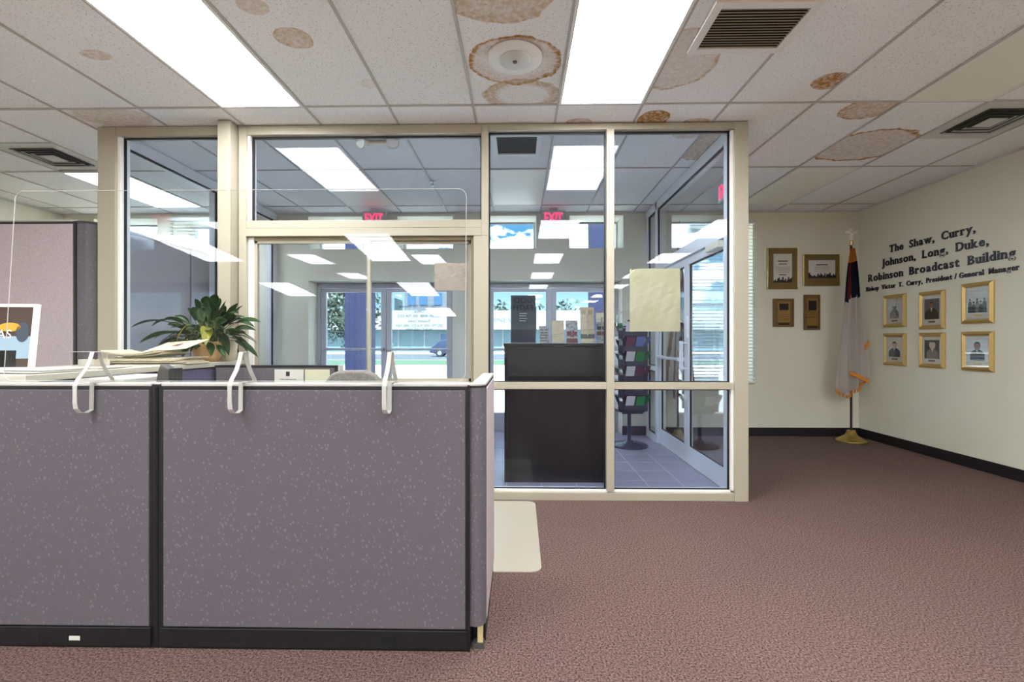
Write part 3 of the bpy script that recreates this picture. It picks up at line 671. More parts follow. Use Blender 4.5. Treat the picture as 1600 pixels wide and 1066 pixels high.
def frame_right(ya, yb, z0, z1, style, label):
    """picture on the right wall; ya far edge, yb near edge"""
    t = thing('picture_frame', (XR, (ya+yb)/2, z0), label, 'picture', 'gold framed portraits on the right wall')
    bw = .045
    f = MB()
    for (u0, u1, w0, w1) in ((ya, ya-bw, z0, z1), (yb+bw, yb, z0, z1)): 
        pass
    # bevelled four-sided moulding
    O = [(ya, z0), (yb, z0), (yb, z1), (ya, z1)]; I = [(ya-bw, z0+bw), (yb+bw, z0+bw), (yb+bw, z1-bw), (ya-bw, z1-bw)]
    Mi = [((o[0]*.45+i[0]*.55), (o[1]*.45+i[1]*.55)) for o, i in zip(O, I)]
    lv = [(O, XR), (O, XR-.014), (Mi, XR-.03), (I, XR-.012), (I, XR)]
    R_ = [[f.bm.verts.new((x, p[0], p[1])) for p in P] for P, x in lv]
    for A, C in zip(R_, R_[1:]):
        for i in range(4): f.bm.faces.new((A[i], A[(i+1) % 4], C[(i+1) % 4], C[i]))
    f.build('moulding', 'gold', t)
    part('mount', 'sheet', t, XR-.008, XR-.001, yb+bw-.002, ya-bw+.002, z0+bw-.002, z1-bw+.002)
    W = ya-yb-2*bw; Hh = z1-z0-2*bw; cy = (ya+yb)/2; bz = z0+bw
    ph = {0: 'palebg', 1: 'greybg', 2: 'palebg', 3: 'sheet', 4: 'suit', 5: 'palebg'}[style]
    pw = W*.40 if style in (0, 1, 4) else W*.44
    P0, P1 = bz+Hh*.19, bz+Hh*.88
    pic = part('photograph', ph, t, XR-.010, XR-.007, cy-pw, cy+pw, P0, P1)
    def sh(nm, m, pts, d): MB().prism(pts, 'x', XR-d, XR-.0095).build(nm, m, t)
    hh = P1-P0
    body = {0: 'brgrey', 1: 'suit', 2: 'bluesuit', 3: 'bluesuit', 4: 'greysuit', 5: 'suit'}[style]
    sk_ = {0: 'brgrey', 1: 'skin', 2: 'skin', 3: 'skin_l', 4: 'skin_l', 5: 'skin'}[style]
    bwid = {0: .7, 1: .92, 2: .85, 3: .8, 4: .8, 5: .72}[style]*pw
    off = .12*pw if style == 4 else 0
    c = cy-off
    hz_ = P0+hh*(.70 if style != 4 else .74); hr = pw*(.30 if style != 4 else .42)
    if style == 2:                             # a group of people in two rows
        for k in range(5):
            gx = cy-pw*.72+pw*.36*k; gz = P0+hh*(.40 if k % 2 else .52)
            sh('torso', ['bluesuit', 'suit', 'greysuit', 'suit', 'brdark'][k], [(gx-pw*.2, P0+.002), (gx-pw*.19, gz-hh*.08), (gx-pw*.07, gz), (gx+pw*.07, gz), (gx+pw*.19, gz-hh*.08), (gx+pw*.2, P0+.002)], .0112+.0004*(k % 2))
            sh('face', ['skin', 'skin_l', 'skin'][k % 3], ell(gx, gz+hh*.055, pw*.085, hh*.055, 12), .0125)
            sh('hair', 'suit', ell(gx, gz+hh*.10, pw*.085, hh*.03, 12), .0128)
    else:
        sh('torso', body, [(c-bwid, P0+.002), (c-bwid*.98, P0+hh*.34), (c-bwid*.62, P0+hh*.47), (c-.2*pw, P0+hh*.54), (c+.2*pw, P0+hh*.54), (c+bwid*.62, P0+hh*.47), (c+bwid*.98, P0+hh*.34), (c+bwid, P0+.002)], .0115)
        if style in (1, 4, 5, 3): sh('collar', 'sheet', [(c-.14*pw, P0+hh*.56), (c, P0+hh*.36), (c+.14*pw, P0+hh*.56)], .0125)
        sh('face', sk_, ell(c, hz_, hr, hr*1.3), .0130)
        if style == 0: sh('hat', 'palebg', ell(c, hz_+hr*.8, hr*1.15, hr*.75), .0135)
        else: sh('hair', 'suit', [(c-hr*1.03, hz_+hr*.3)]+[(c+hr*1.05*math.cos(a), hz_+hr*.35+hr*1.05*math.sin(a)) for a in [PI-PI*i/8 for i in range(9)]]+[(c+hr*.8, hz_+hr*.75), (c-hr*.8, hz_+hr*.75)], .0135)
    part('name_plate', 'wood_plaque' if style not in (2, 5) else 'gold', t, XR-.012, XR-.008, cy-W*.17, cy+W*.17, bz+Hh*.075, bz+Hh*.135)
    g = B(XR-.0165, XR-.0155, yb+bw*.8, ya-bw*.8, z0+bw*.8, z1-bw*.8).build('glazing', 'picglass', t)
M['picglass'] = glass('picture_glass', (1, 1, 1), .07)
frame_right(5.62, 5.30, 1.414, 1.80, 0, 'gold frame with pale grey sketch-like portrait, top row left')
frame_right(5.128, 4.821, 1.378, 1.788, 1, 'gold frame with portrait of person in black suit, top row middle')
frame_right(4.642, 4.33, 1.42, 1.82, 2, 'gold frame with blurred group portrait, top row right')
frame_right(5.62, 5.30, .96, 1.341, 3, 'gold frame, person in slate shirt on white ground, bottom row left')
frame_right(5.128, 4.821, .96, 1.34, 4, 'gold frame, person in grey suit on dark ground, bottom row middle')
frame_right(4.642, 4.33, .957, 1.343, 5, 'gold frame, person in black jacket on pale ground, bottom row right')

def skyline(parent, x0, x1, z, m='dark', hs=.05):
    p = [(x0, z)]; x = x0; 
    while x < x1-.006:
        w_ = random.uniform(.008, .02); h_ = random.uniform(.25, 1)*hs; x2 = min(x+w_, x1); p += [(x, z+h_), (x2, z+h_)]; x = x2
    p.append((x1, z)); MB().prism(p, 'y', YB-.0165, YB-.0125).build('skyline_print', m, parent)
def award(x0, x1, z0, z1, i0, i1, j0, j1, label, lines):
    t = thing('award_frame', ((x0+x1)/2, YB, z0), label, 'award')
    part('backing', 'golddark', t, x0, x1, YB-.012, YB, z0, z1)
    for q in ((x0, x0+.012), (x1-.012, x1)): part('side_rail', 'bright_gold', t, q[0], q[1], YB-.02, YB, z0, z1, bev=.003)
    part('top_rail', 'golddark', t, x0+.012, x1-.012, YB-.018, YB, z1-.012, z1); part('bottom_rail', 'golddark', t, x0+.012, x1-.012, YB-.018, YB, z0, z0+.012)
    part('certificate', 'sheet', t, i0, i1, YB-.0135, YB-.011, j0, j1)
    for (z, wd, h_, m) in lines: part('text_line', m, t, (i0+i1)/2-wd/2, (i0+i1)/2+wd/2, YB-.0145, YB-.013, z-h_/2, z+h_/2)
    skyline(t, i0, i1+ (.01 if x1-x0 > .45 else 0), j0-.012, hs=.075)
    return t
award(3.253, 3.653, 1.932, 2.472, 3.335, 3.575, 2.03, 2.395, 'tall gold-framed award certificate with skyline print, upper left of four',
      [(2.30, .13, .012, 'dark'), (2.26, .10, .01, 'dark'), (2.22, .19, .004, 'brgrey'), (2.205, .19, .004, 'brgrey'), (2.19, .18, .004, 'brgrey'), (2.175, .19, .004, 'brgrey'), (2.155, .17, .004, 'brgrey'), (2.12, .09, .010, 'dark')])
award(3.72, 4.202, 1.973, 2.386, 3.79, 4.135, 2.09, 2.31, 'wide gold-framed award certificate with skyline print, upper right of four',
      [(2.25, .15, .012, 'dark'), (2.22, .2, .004, 'brgrey'), (2.205, .2, .004, 'brgrey'), (2.19, .19, .004, 'brgrey'), (2.165, .2, .004, 'brgrey')])
def plaque(x0, x1, z0, z1, label, tall):
    t = thing('wall_plaque', ((x0+x1)/2, YB, z0), label, 'plaque')
    part('board', 'wood_plaque', t, x0, x1, YB-.022, YB, z0, z1, bev=.005)
    m_ = .055 if not tall else .035
    if tall: rects = [(z0+.37*(z1-z0), z1-.05), (z0+.13*(z1-z0), z0+.35*(z1-z0))]
    else: rects = [(z0+.16*(z1-z0), z1-.035)]
    for a, b in rects: part('engraved_sheet', 'plaque_metal', t, x0+m_, x1-m_, YB-.0245, YB-.022, a, b)
    a, b = rects[0]; cx = (x0+x1)/2; ww = (x1-x0-2*m_)*.36
    part('emblem_print', 'dark', t, cx-ww, cx+ww, YB-.0255, YB-.0243, b-.13*(1.2 if tall else .9), b-.03)
    for k in range(4): part('text_line', 'brown', t, cx-ww, cx+ww, YB-.0255, YB-.0243, a+.03+k*.022, a+.034+k*.022)
    part('name_plate', 'dark', t, cx-.065, cx+.065, YB-.026, YB-.022, z0+.025, z0+.05)
plaque(3.328, 3.60, 1.437, 1.806, 'squarish walnut plaque with brass plate, lower left of four', False)
plaque(3.728, 3.940, 1.395, 1.858, 'tall narrow walnut plaque with two brass plates, lower right of four', True)

# ------------------------------------------------------------------ flags
def flag_stand(x, y, ztop, name, label, top='cross'):
    t = thing(name, (x, y, 0), label, 'flag')
    MB().lathe([(.175, 0), (.178, .012), (.165, .022), (.115, .045), (.07, .075), (.05, .11), (.045, .135), (.02, .14)], (x, y, 0), 32).build('base', 'brass', t, smooth=True)
    MB().tube([(x, y, .13), (x, y, ztop)], .0135, 12).build('pole', 'pole', t)
    MB().lathe([(.02, ztop-.02), (.022, ztop), (.012, ztop+.03), (.018, ztop+.04), (.008, ztop+.05)], (x, y, 0), 16).build('ferrule', 'bright_gold', t, smooth=True)
    return t
def drape(parent, name, cx, cy, z1, w1, prof, regions, mats, nf=3.0, amp=.05, ns=48, nt_=40, w0=.03):
    b = MB(); V = []
    for i in range(ns+1):
        s = i/ns; col = []
        zb = prof(s)
        for j in range(nt_+1):
            q = j/nt_; z = z1-(z1-zb)*q; ww = w0+(w1-w0)*min(1, q*1.05)**.8
            fold = math.sin(s*2*PI*nf+.6)*amp*(.25+.75*q)
            col.append(b.bm.verts.new((cx+ww*(s-.5)+.012*math.sin(q*5+s*9)*q, cy+fold+.01*math.sin(q*9+s*4), z)))
        V.append(col)
    for i in range(ns):
        for j in range(nt_):
            f = b.bm.faces.new((V[i][j], V[i+1][j], V[i+1][j+1], V[i][j+1])); f.material_index = regions((i+.5)/ns, (j+.5)/nt_, (V[i][j].co.z+V[i][j+1].co.z)/2); f.smooth = True
    bmesh.ops.solidify(b.bm, geom=b.bm.faces[:], thickness=.002)
    me = bpy.data.meshes.new(name); b.bm.to_mesh(me); b.bm.free()
    for m in mats: me.materials.append(M[m])
    return link(name, me, parent)
fx, fy = 4.135, 5.74
cf = flag_stand(fx, fy, 2.46, 'church_flag', 'white church flag with navy canton on a brass-based pole with cross, by right corner')
MB().box(fx-.02, fx+.02, fy-.008, fy+.008, 2.505, 2.655).box(fx-.072, fx+.072, fy-.008, fy+.008, 2.595, 2.622).build('cross_finial', 'cross', cf, bev=.003)
def pb(s): 
    P_ = [(0, .66), (.22, .575), (.62, .66), (.8, .70), (1, .80)]
    for a, b in zip(P_, P_[1:]):
        if a[0] <= s <= b[0]: return a[1]+(b[1]-a[1])*(s-a[0])/(b[0]-a[0])
    return .8
def reg(s, q, z):
    lim = 1.80-.0*s if s > .42 else 1.70+(.25*s)
    if z > 2.24: return 3
    if z > lim: return 1 if (.14 < s < .36 and z > 1.78) else (3 if .36 < s < .44 else 2)
    return 3 if (.36 < s < .42 and z > 1.62) else 0
drape(cf, 'flag_cloth', fx-.02, fy-.05, 2.40, .36, pb, reg, ['whitecloth', 'redcloth', 'navy', 'fringe'], nf=2.6, amp=.04)
def fringe(parent, pts, th=.03):
    b = MB()
    for (a, c) in zip(pts, pts[1:]):
        b.prism([(a[0], a[2]+.006), (c[0], c[2]+.006), (c[0], c[2]-th), (a[0], a[2]-th)], 'y', a[1]-.006, a[1]+.004)
    b.build('fringe', 'fringe', parent)
fringe(cf, [(fx-.02+.36*(s-.5)+.012*math.sin(5+s*9), fy-.05+math.sin(s*2*PI*2.6+.6)*.04+.01*math.sin(9+s*4), pb(s)) for s in [i/20 for i in range(21)]], .035)
fringe(cf, [(fx-.09, fy-.105, .88), (fx+.02, fy-.105, .83), (fx+.13, fy-.105, .77)], .04)
fringe(cf, [(fx+.10, fy-.09, 1.20), (fx+.15, fy-.09, 1.25)], .06)
ux, uy = 1.98, 5.72
uf = flag_stand(ux, uy, 2.44, 'national_flag', 'furled red and white striped flag on stand, seen through glass doors')
MB().lathe([(.0, 2.49), (.03, 2.52), (.035, 2.55), (.02, 2.60), (.002, 2.66)], (ux, uy, 0), 12).build('spear_finial', 'bright_gold', uf, smooth=True)
drape(uf, 'flag_cloth', ux-.01, uy-.05, 2.38, .34, lambda s: .52+.25*abs(s-.35), lambda s, q, z: 2 if (z > 1.7 and s < .6) else (int(s*9+q*2.0) % 2), ['redcloth', 'whitecloth', 'navy'], nf=2.6, amp=.045)

# ------------------------------------------------------------------ reception cubicle (front)
def slotbase(t, x0, x1, y0, y1, slots):
    part('raceway', 'black', t, x0, x1, y0-.004, y1, 0.012, .086, bev=.002)
    part('foot_rail', 'black', t, x0, x1, y0+.005, y1-.005, 0.0, .012)
    for sx_ in slots: 
        part('cable_slot', 'slot', t, sx_-.028, sx_+.028, y0-.0048, y0-.003, .03, .058)
PT = 1.072; Y1, Y2 = 1.82, 1.885
def panel(x0, x1, label, slots):
    t = thing('cubicle_partition', ((x0+x1)/2, (Y1+Y2)/2, 0), label, 'cubicle panel')
    part('frame', 'black', t, x0, x1, Y1+.004, Y2-.004, .086, PT-.006, bev=.002)
    part('fabric_insert', 'fabric', t, x0+.008, x1-.010, Y1, Y1+.01, .089, PT-.020, bev=.006)
    part('inner_insert', 'fabric', t, x0+.012, x1-.012, Y2-.008, Y2, .089, PT-.020, bev=.006)
    part('top_cap', 'cap', t, x0, x1, Y1+.002, Y2-.002, PT-.006, PT+.006, bev=.003)
    slotbase(t, x0, x1, Y1, Y2, slots); return t
p1 = panel(-2.80, -1.497, 'mauve speckled fabric cubicle panel at far left with two base slots', [-1.98, -1.81])
part('paper_scrap', 'sheet', p1, -1.83, -1.785, Y1-.0055, Y1-.0045, .034, .052)
panel(-1.457, -.208, 'wide mauve speckled cubicle panel in front centre under the clear shield', [-1.16, -.525])
t = thing('panel_joint', (-1.477, 1.85, 0), 'black vertical joint post between the two front cubicle panels', 'cubicle post')
part('post', 'black', t, -1.497, -1.457, Y1+.006, Y2-.006, 0, PT); part('groove_strip', 'slot', t, -1.483, -1.471, Y1+.003, Y1+.007, .02, PT-.01)
part('post_cap', 'cap', t, -1.492, -1.462, Y1+.004, Y2-.004, PT, PT+.007, bev=.003)
t = thing('cubicle_corner', (-.165, 1.86, 0), 'rounded speckled corner post of the reception cubicle', 'cubicle post')
cp = [(-.2, Y1+.012)]+[(-.180+.042*math.sin(a), Y1+.048-.042*math.cos(a)) for a in [PI/2*i/6 for i in range(7)]]+[(-.138, Y2+.005), (-.2, Y2+.005)]
MB().prism(cp, 'z', .098, PT-.012).build('curved_insert', 'fabric', t, smooth=False)
MB().prism([(p[0], p[1]) for p in cp], 'z', PT-.012, PT-.004).build('dark_rim', 'black', t)
MB().prism([(-.208, Y1+.004), (-.165, Y1+.004), (-.140, Y1+.03), (-.138, Y2), (-.208, Y2)], 'z', PT-.003, PT+.005).build('top_cap', 'cap', t, bev=.002)
part('edge_strip', 'black', t, -.208, -.200, Y1+.002, Y2, 0, PT)
part('inner_post', 'wooddoor', t, -.172, -.150, Y1+.03, Y1+.05, .0, .10)
part('levelling_foot', 'dark_grey', t, -.19, -.145, Y1+.022, Y1+.06, 0, .02)
t = thing('cubicle_side_partition', (-.17, 2.18, 0), 'mauve side cubicle panel running back toward the glass', 'cubicle panel')
part('frame', 'black', t, -.196, -.140, 1.895, 2.43, .086, PT-.006, bev=.002); part('fabric_insert', 'fabric_tall', t, -.146, -.136, 1.895, 2.425, .09, PT-.018, bev=.004)
part('inner_insert', 'fabric', t, -.2, -.192, 1.90, 2.42, .09, PT-.018); part('top_cap', 'cap', t, -.198, -.138, 1.893, 2.435, PT-.006, PT+.006, bev=.003)
part('raceway', 'black', t, -.196, -.142, 1.895, 2.43, 0, .086)

# clear shield
sg = thing('clear_shield', (-1.17, 1.85, PT), 'wide clear acrylic sneeze shield standing on the front cubicle panels', 'shield')
SZ0, SZ1 = 1.085, 1.885
ly = lambda z: 1.842+(z-SZ0)/(SZ1-SZ0)*.045
def sheet_outline(e=0): return rrect(-2.135+e, -.222-e, SZ0+e, SZ1-e, .035)
def lean(mb, d0, d1):
    for v in mb.bm.verts: v.co.y = ly(v.co.z)+(d0 if v.co.y < .5 else d1)
    return mb
lean(MB().prism(sheet_outline(), 'y', 0, 1), 0, .005).build('acrylic_sheet', 'acrylic', sg)
o = sheet_outline(); loop = [(p[0], ly(p[1])+.0025, p[1]) for p in o]; loop.append(loop[0])
MB().tube(loop[:], .0014, 6).build('polished_edge', 'acryl_edge', sg)
# saddle bracket, outline in the YZ plane
OUT = [(1.815, 1.205), (1.846, 1.205), (1.858, 1.16), (1.885, 1.115), (1.905, 1.09), (1.912, 1.06), (1.912, .99), (1.896, .985), (1.892, 1.082), (1.813, 1.082), (1.811, .972), (1.79, .963), (1.762, .967), (1.746, .985), (1.742, 1.01), (1.742, 1.075), (1.755, 1.10), (1.785, 1.135), (1.803, 1.17)]
for i, x in enumerate((-1.742, -1.132, -.530)):
    l = MB().prism(OUT, 'x', x-.0, x+.016).build('saddle_bracket', 'acrylic', sg)
    e_ = MB()
    for xx in (x, x+.016): e_.tube([(xx, a, b) for a, b in OUT]+[(xx, *OUT[0])], .0013, 5)
    for (a, b), (c, d) in zip(OUT, OUT[1:]+OUT[:1]): 
        e_.box(x+.001, x+.015, min(a, c)-.0005, max(a, c)+.0005, min(b, d)-.0005, max(b, d)+.0005) if abs(a-c) < .004 or abs(b-d) < .004 else e_.prism([(a, b-.001), (c, d-.001), (c, d+.001), (a, b+.001)], 'x', x+.001, x+.015)
    e_.build('polished_edge', 'acryl_edge', l).location = (0, 0, 0)

# ------------------------------------------------------------------ inside the cubicle
t = thing('transaction_counter', (-2.4, 2.7, 1.07), 'off-white laminate counter running back from front panel to the glass', 'counter')
part('worktop', 'counter_w', t, -2.72, -2.105, 1.90, 3.44, 1.072, 1.104, bev=.003)
part('support_bracket', 'black', t, -2.65, -2.2, 2.5, 2.53, 1.0, 1.072)
t = thing('cubicle_partition', (-2.2, 2.7, 0), 'plum-grey cubicle panel under the off-white counter edge', 'cubicle panel')
part('frame', 'black', t, -2.20, -2.14, 1.93, 3.42, 0, 1.0715); part('fabric_insert', 'fabric_dark', t, -2.14, -2.13, 1.94, 2.66, .1, 1.064); part('fabric_insert', 'fabric_dark', t, -2.14, -2.13, 2.68, 3.41, .1, 1.064)
t = thing('cubicle_partition', (-1.5, 3.13, 0), 'low grey cubicle panel behind the chair, notice pinned on it', 'cubicle panel')
part('frame', 'black', t, -2.10, -1.245, 3.10, 3.16, 0, 1.07); part('fabric_insert', 'fabric', t, -2.09, -1.27, 3.092, 3.102, .1, 1.065, bev=.002)
part('top_cap', 'black', t, -2.10, -1.245, 3.095, 3.165, 1.07, 1.082); part('end_cap', 'cap', t, -1.245, -1.235, 3.095, 3.165, 0, 1.082)
t = thing('notice_sheet', (-1.55, 3.09, .92), 'cream notice with small dark emblem pinned on low panel', 'paper')
part('sheet', 'sheet', t, -1.68, -1.48, 3.086, 3.090, .90, 1.055); part('emblem_print', 'dark', t, -1.60, -1.575, 3.084, 3.087, 1.01, 1.04); part('text_line', 'brgrey', t, -1.64, -1.53, 3.084, 3.087, .985, .99)
tag(part('paper_sheet', 'paper', None, -1.47, -1.30, 3.086, 3.090, .88, 1.055), 'cream sheet pinned to low panel just behind the chair back', 'paper')
t = thing('desk', (-1.2, 2.15, 0), 'grey laminate desk hidden behind the front cubicle panels', 'desk')
part('worktop', 'counter_w', t, -2.10, -.22, 1.89, 2.38, .70, .73, bev=.003); part('side_support', 'dark_grey', t, -2.09, -2.06, 1.9, 2.36, 0, .70); part('side_support', 'dark_grey', t, -.26, -.23, 1.9, 2.36, 0, .70)
t = thing('desktop_printer', (-1.72, 2.1, .73), 'light grey box-like machine top showing over left front panel', 'printer')
part('body', 'vwhite', t, -1.96, -1.73, 1.96, 2.3, .73, 1.06, bev=.012); part('lid', 'cap', t, -1.955, -1.735, 1.965, 2.29, 1.06, 1.083, bev=.006)
t = thing('desktop_speaker', (-1.59, 2.03, .73), 'small dark grey desktop speaker with curved side above the joint post', 'speaker')
MB().prism([(-1.630, .76), (-1.632, 1.06), (-1.624, 1.11), (-1.612, 1.146), (-1.595, 1.136), (-1.572, 1.122), (-1.572, .76)], 'y', 2.01, 2.06).build('rear_shell', 'dark_grey', t, bev=.004)
part('front_grille', 'black', t, -1.572, -1.545, 2.01, 2.06, .76, 1.128, bev=.004); part('foot', 'black', t, -1.64, -1.535, 2.0, 2.07, .73, .76)
cx_, cy_ = -.945, 2.72
t = thing('office_chair', (cx_, cy_, 0), 'grey fabric office chair, only its rounded back shows over the panel', 'chair')
MB().prism([(-1.135, .62), (-1.145, .9), (-1.13, .99), (-1.075, 1.065), (-1.02, 1.083), (-.88, 1.083), (-.82, 1.06), (-.765, .99), (-.75, .9), (-.76, .62)], 'y', 2.56, 2.62).build('backrest', 'seatfabric', t, bev=.02)
part('seat', 'seatfabric', t, cx_-.23, cx_+.23, 2.62, 3.03, .44, .51, bev=.03)
MB().tube([(cx_, 2.585, .75), (cx_, 2.56, .5), (cx_, 2.66, .42), (cx_, 2.82, .42)], .018).build('back_bar', 'black', t)
MB().tube([(cx_, 2.82, .1), (cx_, 2.82, .44)], .026).build('gas_column', 'black', t)
for k in range(5):
    a = 2*PI*k/5+.3; l = MB().tube([(cx_, 2.82, .12), (cx_+.26*math.cos(a), 2.82+.26*math.sin(a), .075)], [.024, .014]).build('leg', 'black', t)
    MB().lathe([(.026, -.02), (.028, 0), (.026, .02)], (cx_+.26*math.cos(a), 2.82+.26*math.sin(a), .028), 12, 'x').build('caster', 'black', l).location = (0, 0, 0)

# papers, magazines on the counter
def stack(x, y, w_, d_, z, n_, m, label, cat='papers', rz=0, th=.004, curl=0, name='paper_stack'):
    t = thing(name, (x, y, z), label, cat, rz=rz, local=True)
    for k in range(n_):
        b = MB(); N_ = 10; a0 = random.uniform(-.02, .02); a1 = random.uniform(-.03, .03)
        for sgn in (0,):
            V = []
            for i in range(N_+1):
                u = i/N_-.5; zc = curl*(abs(u)*2)**2.5*(1+.3*k/n_)
                V.append([b.bm.verts.new((u*w_+a0, v*d_/2+a1, k*th+zc+dz)) for v in (-1, 1) for dz in (.0002, th*.85)])
            for i in range(N_):
                A, C = V[i], V[i+1]
                b.bm.faces.new((A[0], C[0], C[2], A[2])); b.bm.faces.new((A[1], A[3], C[3], C[1])); b.bm.faces.new((A[0], A[1], C[1], C[0])); b.bm.faces.new((A[2], C[2], C[3], A[3]))
            b.bm.faces.new(V[0]if 0 else (V[0][0], V[0][2], V[0][3], V[0][1])); b.bm.faces.new((V[-1][0], V[-1][1], V[-1][3], V[-1][2]))
        b.build('sheet', m if isinstance(m, str) else m[k % len(m)], t)
    return t
CZ = 1.104
stack(-2.36, 2.90, .50, .22, CZ, 7, 'news', 'uneven stack of folded newspapers on the counter left of the plant', 'newspapers', rz=.05, th=.006, name='newspaper_stack')
t = stack(-2.42, 2.90, .36, .21, CZ+.044, 4, 'news', 'folded newspapers with curled ends topping the newspaper stack', 'newspapers', rz=-.1, th=.006, curl=.018, name='newspaper_stack')
t = thing('open_newspaper', (-2.24, 2.93, CZ+.115), 'open newspaper page with small photo leaning on the stack', 'newspaper', local=True, rz=-.1); t.rotation_euler = (math.radians(17), math.radians(-4), -.1)
link('page', MB().box(-.15, .15, -.10, .10, 0, .003).mesh('page', 'news'), t); link('photo_print', MB().box(-.02, .03, -.02, .03, .003, .004).mesh('photo_print', 'brmaroon'), t)
for k in range(4): link('text_line', MB().box(-.12, .12, .05+.01*k, .052+.01*k, .003, .0037).mesh('text_line', 'brgrey'), t)
stack(-2.30, 2.36, .28, .2, CZ, 2, ['sheet', 'paper2'], 'pinkish loose leaflets at the front edge of counter', 'papers', rz=.1)
stack(-2.25, 2.10, .24, .2, CZ, 4, 'sheet', 'low stack of white sheets left of the acrylic card holder', 'papers', rz=-.15)
stack(-2.47, 1.98, .13, .10, CZ, 3, ['sheet', 'dark', 'sheet'], 'white and black pamphlets in front of the framed poster', 'papers', rz=.3)
t = thing('card_holder', (-2.33, 2.45, CZ), 'clear acrylic tray holding pale business cards on counter', 'card holder')
hx0, hx1, hy, hz0 = -2.46, -2.245, 2.44, CZ+.012
MB().prism([(hx0+.012, hz0), (hx1-.012, hz0), (hx1, hz0+.075), (hx0, hz0+.075)], 'y', hy, hy+.004).build('front_plate', 'acrylic', t)
MB().prism([(hx0+.012, hz0), (hx1-.012, hz0), (hx1, hz0+.075), (hx0, hz0+.075)], 'y', hy+.07, hy+.074).build('rear_plate', 'acrylic', t)
MB().tube([(hx0, hy, hz0+.075), (hx0+.012, hy, hz0), (hx1-.012, hy, hz0), (hx1, hy, hz0+.075), (hx0, hy, hz0+.075)], .0018, 5).build('polished_edge', 'acryl_edge', t)
part('foot', 'acrylic', t, hx0+.02, hx1-.02, hy, hy+.074, CZ, hz0)
tag(B(-2.425, -2.365, 2.455, 2.49, CZ+.013, CZ+.045).build('business_cards', 'sheet'), 'small cream card pile, left half of the clear tray', 'cards')
tag(B(-2.335, -2.28, 2.455, 2.49, CZ+.013, CZ+.043).build('business_cards', 'paper2'), 'small pink card pile, right half of the clear tray', 'cards')
t = thing('framed_poster', (-2.36, 2.0, CZ), 'white-framed colourful poster leaning on the counter at the left edge', 'framed poster', local=True); t.rotation_euler = (-math.radians(6), 0, .12); t.location = (-2.59, 2.16, CZ)
for nm, q in (('frame_side', (-.22, -.20, 0, .33)), ('frame_side', (.19, .21, 0, .33)), ('frame_rail', (-.20, .19, .315, .33)), ('frame_rail', (-.20, .19, 0, .018))):
    link(nm, MB().box(q[0], q[1], -.008, .008, q[2], q[3]).mesh(nm, 'white'), t)
link('poster_print', MB().box(-.2, .19, -.003, .003, .018, .315).mesh('poster_print', 'brown'), t)
link('pale_print', MB().box(-.2, .19, -.0045, -.003, .06, .17).mesh('pale_print', 'posterblue'), t)
link('dark_print', MB().box(-.2, .13, -.0055, -.0045, .018, .10).mesh('dark_print', 'slot'), t)
link('yellow_print', MB().prism(ell(.09, .215, .05, .022), 'y', -.0055, -.003).mesh('yellow_print', 'yellow'), t)
link('figure_print', MB().prism(ell(.15, .19, .03, .05), 'y', -.0055, -.003).mesh('figure_print', 'bluesuit'), t)
me = text_mesh('TAS', .06, .0005, 'white', 'lettering')
o = link('lettering', me, t, loc=(.0, -.006, .16)); o.rotation_euler = (PI/2, 0, 0)

# plant in wrapped pot + cream pot
px_, py_ = -2.235, 3.22
t = thing('potted_plant', (px_, py_, CZ), 'leafy peace-lily-like plant with two yellowing leaves in a peach pot', 'plant')
b = MB(); n_ = 28; R0 = [(.068, 0), (.078, .03), (.095, .09), (.112, .135), (.118, .15), (.108, .15), (.09, .12)]
rings = []
for (r, h_) in R0:
    rings.append([b.bm.verts.new((px_+(r*(1+.07*math.cos(5*a)*(h_/.15)))*math.cos(a), py_+r*(1+.07*math.cos(5*a)*(h_/.15))*math.sin(a), CZ+h_*(1+.08*math.cos(5*a)))) for a in [2*PI*i/n_ for i in range(n_)]])
for A, C in zip(rings, rings[1:]):
    for i in range(n_): b.bm.faces.new((A[i], A[(i+1) % n_], C[(i+1) % n_], C[i]))
b.bm.faces.new(rings[0][::-1]); b.bm.faces.new(rings[-1]); b.build('pot', 'terracotta', t, smooth=True)
MB().lathe([(.088, CZ+.122), (.05, CZ+.135)], (px_, py_, 0), 20).build('soil', 'soil', t)
def leaf(parent, root, tip, droop, width, m, lift):
    """arching stalk then a pointed blade"""
    root, tip = Vector(root), Vector(tip); N_ = 13
    mid = (root+tip)/2+Vector((0, 0, lift)); pts = []
    for i in range(N_+1):
        s = i/N_; pts.append((1-s)**2*root+2*s*(1-s)*mid+s*s*tip)
    b = MB(); V = []; k0 = 6
    up = Vector((0, 0, 1))
    for i in range(k0, N_+1):
        s = (i-k0)/(N_-k0); w_ = width*math.sin(PI*min(1, s*.96+.04))**.8*(1-.25*s)
        d = (pts[min(i+1, N_)]-pts[i-1]).normalized(); sd = d.cross(up)
        sd = sd.normalized() if sd.length > .05 else Vector((1, 0, 0)); nn = sd.cross(d)
        tw = Matrix.Rotation(droop, 3, d); sd = tw @ sd; nn = tw @ nn
        V.append([b.bm.verts.new(pts[i]-sd*w_+nn*w_*.25), b.bm.verts.new(pts[i]), b.bm.verts.new(pts[i]+sd*w_+nn*w_*.25)])
    for A, C in zip(V, V[1:]):
        for q in (0, 1): b.bm.faces.new((A[q], A[q+1], C[q+1], C[q]))
    bmesh.ops.solidify(b.bm, geom=b.bm.faces[:], thickness=.0008)
    lf = b.build('leaf', m, parent, smooth=True)
    MB().tube(pts[:k0+2], .0022, 5).build('stalk', 'stem', lf).location = (0, 0, 0)
rnd = random.Random(3)
base_ = (px_, py_, CZ+.13)
